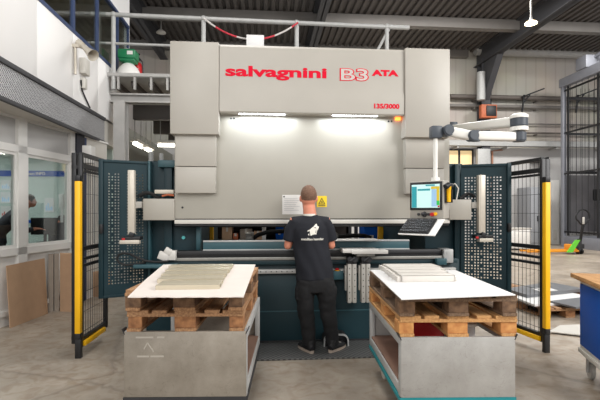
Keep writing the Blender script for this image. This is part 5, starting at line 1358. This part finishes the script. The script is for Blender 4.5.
# ------------------------------------------------------------------ tall mesh enclosure, right background
CX = onD(563.5, 212, 19.0).x; CY1 = onD(563.5, 212, 19.0).y; CY0 = 14.2
ce = thing('mesh_enclosure', 'tall grey and black mesh enclosure at the far right', 'enclosure', (CX+1.5, CY1-2, 0))
ztp = zY(563, 79, CY1); 
part('post', MB().box(CX-.08, CX+.08, CY1-.08, CY1+.08, 0, ztp, .01), 'cage', ce)
part('top_beam', MB().box(CX-.13, CX+.13, CY0, CY1+.12, ztp-.38, ztp, .01), 'cage', ce)
part('top_box', MB().box(CX-.2, CX+.5, CY1-1.6, CY1-1.0, ztp, ztp+.5, .02), 'cage', ce)
part('roof_rail', MB().bar((CX+.2, CY1-1.5, ztp+.4), (CX+.2, CY0, ztp+.75), .1, .1), 'cage', ce)
part('plinth', MB().box(CX-.05, CX+4.5, CY0, CY1, 0, zY(563, 236, CY1), .01), 'cage', ce)
for Y in (CY1-.3, CY1-2.0, CY1-3.4, CY0):
    part('upright', MB().box(CX-.035, CX+.035, Y-.035, Y+.035, .5, ztp-.4), 'black', ce)
for z in (zY(563, 91.5, CY1), zY(563, 133.5, CY1), zY(563, 174, CY1), .66):
    part('cross_bar', MB().box(CX-.03, CX+.03, CY0, CY1, z-.035, z+.035), 'black', ce)
b = MB(); y = CY0
while y < CY1: b.box(CX-.008, CX+.008, y-.006, y+.006, .6, ztp-.4); y += .34
part('mesh', b, 'black', ce)
part('rear_mesh_frame', MB().box(CX, CX+5, CY1-.05, CY1+.05, ztp-.9, ztp-.8).box(CX, CX+5, CY1-.05, CY1+.05, zY(563, 134, CY1)-.04, zY(563, 134, CY1)+.04).box(CX, CX+5, CY1-.04, CY1+.04, zY(563, 172, CY1)-.08, zY(563, 172, CY1)+.04), 'black', ce)
b = MB(); x = CX
while x < CX+5: b.box(x-.006, x+.006, CY1-.006, CY1+.006, .5, ztp-.4); x += .2
part('rear_mesh', b, 'black', ce)
part('lower_screen', MB().box(CX+.1, CX+5, CY1-.02, CY1+.0, .66, zY(563, 174, CY1)-.05), mat('smoked_panel', (92, 90, 92), .35, 0, .2, 1.2), ce)
# robot-like machine column within
mc = thing('machine_column', 'dark and pale machine column standing inside the mesh enclosure', 'machine', (CX+1.5, 17.3, zY(563, 236, CY1)))
zp0 = zY(563, 236, CY1)
part('column', MB().box(CX+1.3, CX+1.7, 17.2, 17.6, zp0, 4.6, .02), 'cage', mc); part('head', MB().box(CX+.9, CX+2.2, 16.9, 17.5, 2.0, 2.5, .05), 'black', mc)
part('slats', MB().box(CX+1.9, CX+2.3, 17.0, 17.4, zp0, 4.2, .02), 'offwhite', mc); part('spindle', MB().cyl((CX+1.2, 16.8, 2.1), (CX+1.2, 16.8, 3.3), .15), 'alu', mc)
# white cabinet and grey box by the rear wall, seen right of the gate
a = onY(551, 243.5, 19.3); c = onY(559.5, 180, 19.3)
t = thing('wall_cabinet', 'tall narrow white cabinet by the rear wall left of the mesh enclosure', 'cabinet', ((a.x+c.x)/2, 19.4, 0))
part('carcass', MB().box(a.x, c.x, 19.3, 19.85, 0, c.z, .02), 'white', t)
part('door', MB().box(a.x+.05, c.x-.05, 19.28, 19.3, .12, c.z-.06, .006), 'white', t)
part('vent', MB().box(a.x+.1, a.x+.28, 19.265, 19.285, .2, .7, .01), 'offwhite', t)
a = onY(529.5, 242, 18.6); c = onY(547, 187, 18.6)
t = thing('grey_machine_cabinet', 'mid grey machine cabinet by the rear wall, seen through the right gate mesh', 'cabinet', ((a.x+c.x)/2, 18.9, 0))
part('carcass', MB().box(a.x, c.x, 18.6, 19.6, 0, c.z, .03), mat('cabinet_grey', (146, 148, 152), .5, 0, .05, 2), t)
part('door', MB().box(a.x+.05, (a.x+c.x)/2-.01, 18.57, 18.6, .15, c.z-.08, .006).box((a.x+c.x)/2+.01, c.x-.05, 18.57, 18.6, .15, c.z-.08, .006), mat('cabinet_grey_door', (152, 154, 158), .5, 0, .04, 2), t)
part('handle', MB().box((a.x+c.x)/2-.07, (a.x+c.x)/2-.03, 18.53, 18.575, 1.1, 1.35), 'black', t)
a = onY(508, 242, 16.5); c = onY(531, 229, 16.5)
t = thing('low_white_unit', 'low white unit on the floor seen through the right gate mesh', 'unit', ((a.x+c.x)/2, 16.7, 0))
part('body', MB().box(a.x, c.x, 16.5, 17.1, 0.05, c.z, .03), 'white', t); part('plinth', MB().box(a.x+.05, c.x-.05, 16.55, 17.05, 0, .05), 'black', t); part('lid', MB().box(a.x-.02, c.x+.02, 16.48, 17.12, c.z, c.z+.04, .01), 'offwhite', t)
a = onY(532.5, 162.5, 19.6); c = onY(547.5, 157, 19.6)
solo('black_shelf', MB().prism([(a.x, 19.5, a.z+.1), (c.x, 19.5, c.z), (c.x, 19.5, a.z), (a.x, 19.5, a.z)], (0, .38, 0)), 'black', 'dark angled canopy on the rear wall above the right gate', 'canopy')
a = onY(491.5, 160, 19.9); solo('drop_pipe', MB().tube([(a.x, 19.83, 0), (a.x, 19.83, zY(492, 151, 19.8)), (a.x+.5, 19.83, zY(492, 149.5, 19.8))], .05, 8), 'copper', 'brown drop pipe on the pale lower rear wall', 'pipe')
a = onY(481, 170, 19.6); solo('steel_stanchion', MB().box(a.x-.3, a.x+.3, 19.3, 19.5, 0, zY(481, 149, 19.4), .01), 'galv', 'grey steel stanchion below the cable tray beside the lit window', 'post')

# ------------------------------------------------------------------ light
w = bpy.data.worlds.new('world'); bpy.context.scene.world = w; w.use_nodes = True
bg = w.node_tree.nodes['Background']; bg.inputs['Color'].default_value = (.985, .99, 1, 1); bg.inputs['Strength'].default_value = .7
def area(loc, rot, sx, sy, e, col=(1, .985, .96), name='hall_light'):
    l = bpy.data.lights.new(name, 'AREA'); l.shape = 'RECTANGLE'; l.size = sx; l.size_y = sy; l.energy = e; l.color = col
    o = bpy.data.objects.new(name, l); C.objects.link(o); o.location = loc; o.rotation_euler = rot; return o
for X in (-.5, 5.5):
    for Y in (-1, 5): area((X, Y, 8.2), (0, 0, 0), 1.6, 1.6, 130)
for X in (4.5, 7.3, 12.6): area((X, 13.0, 8.7), (math.radians(10), 0, 0), 1.2, 1.2, 400)  # unseen rear row added and tilted to brighten the rear wall
area((-2.6, -3.5, 5.2), (math.radians(68), 0, math.radians(-14)), 5, 3, 200, (1, .99, .97), 'daylight_fill')
area((7.5, -1.0, 5.5), (math.radians(62), 0, math.radians(58)), 4, 3, 520, (1, .99, .97), 'daylight_fill')  # unseen light added from the right to brighten the white office wall
for px in (262, 355):
    X = xY(px, YLOGO+.05); area((X, YLOGO+.03, zl0-.006), (math.radians(-6), 0, 0), .8, .02, 3.2, (.86, .94, 1), 'work_light')
def point(loc, e, col=(1, .95, .85), r=.1, name='room_light'):
    l = bpy.data.lights.new(name, 'POINT'); l.energy = e; l.color = col; l.shadow_soft_size = r; o = bpy.data.objects.new(name, l); C.objects.link(o); o.location = loc
area((-5.4, 7.6, 2.78), (0, 0, 0), 2.5, 1.2, 42, (.95, 1, .98), 'office_light')
area((-4.8, 6.5, 5.74), (0, 0, 0), 1, 1, 40, (1, .9, .7), 'upper_office_light')
area((-1.5, 11.5, 3.1), (0, 0, 0), 1.5, .2, 40, (1, .95, .85), 'under_gallery_light')
area((1.5, 10.5, 3.1), (0, 0, 0), 1.5, .2, 30, (1, .95, .85), 'under_gallery_light')
point((lp.x, lp.y, lp.z-.25), 25, (1, .92, .8), .2, 'pendant_glow')
vs = bpy.context.scene.view_settings
vs.view_transform = 'Standard'; vs.look = 'None'; vs.gamma = 1; vs.use_curve_mapping = False; vs.exposure = .27
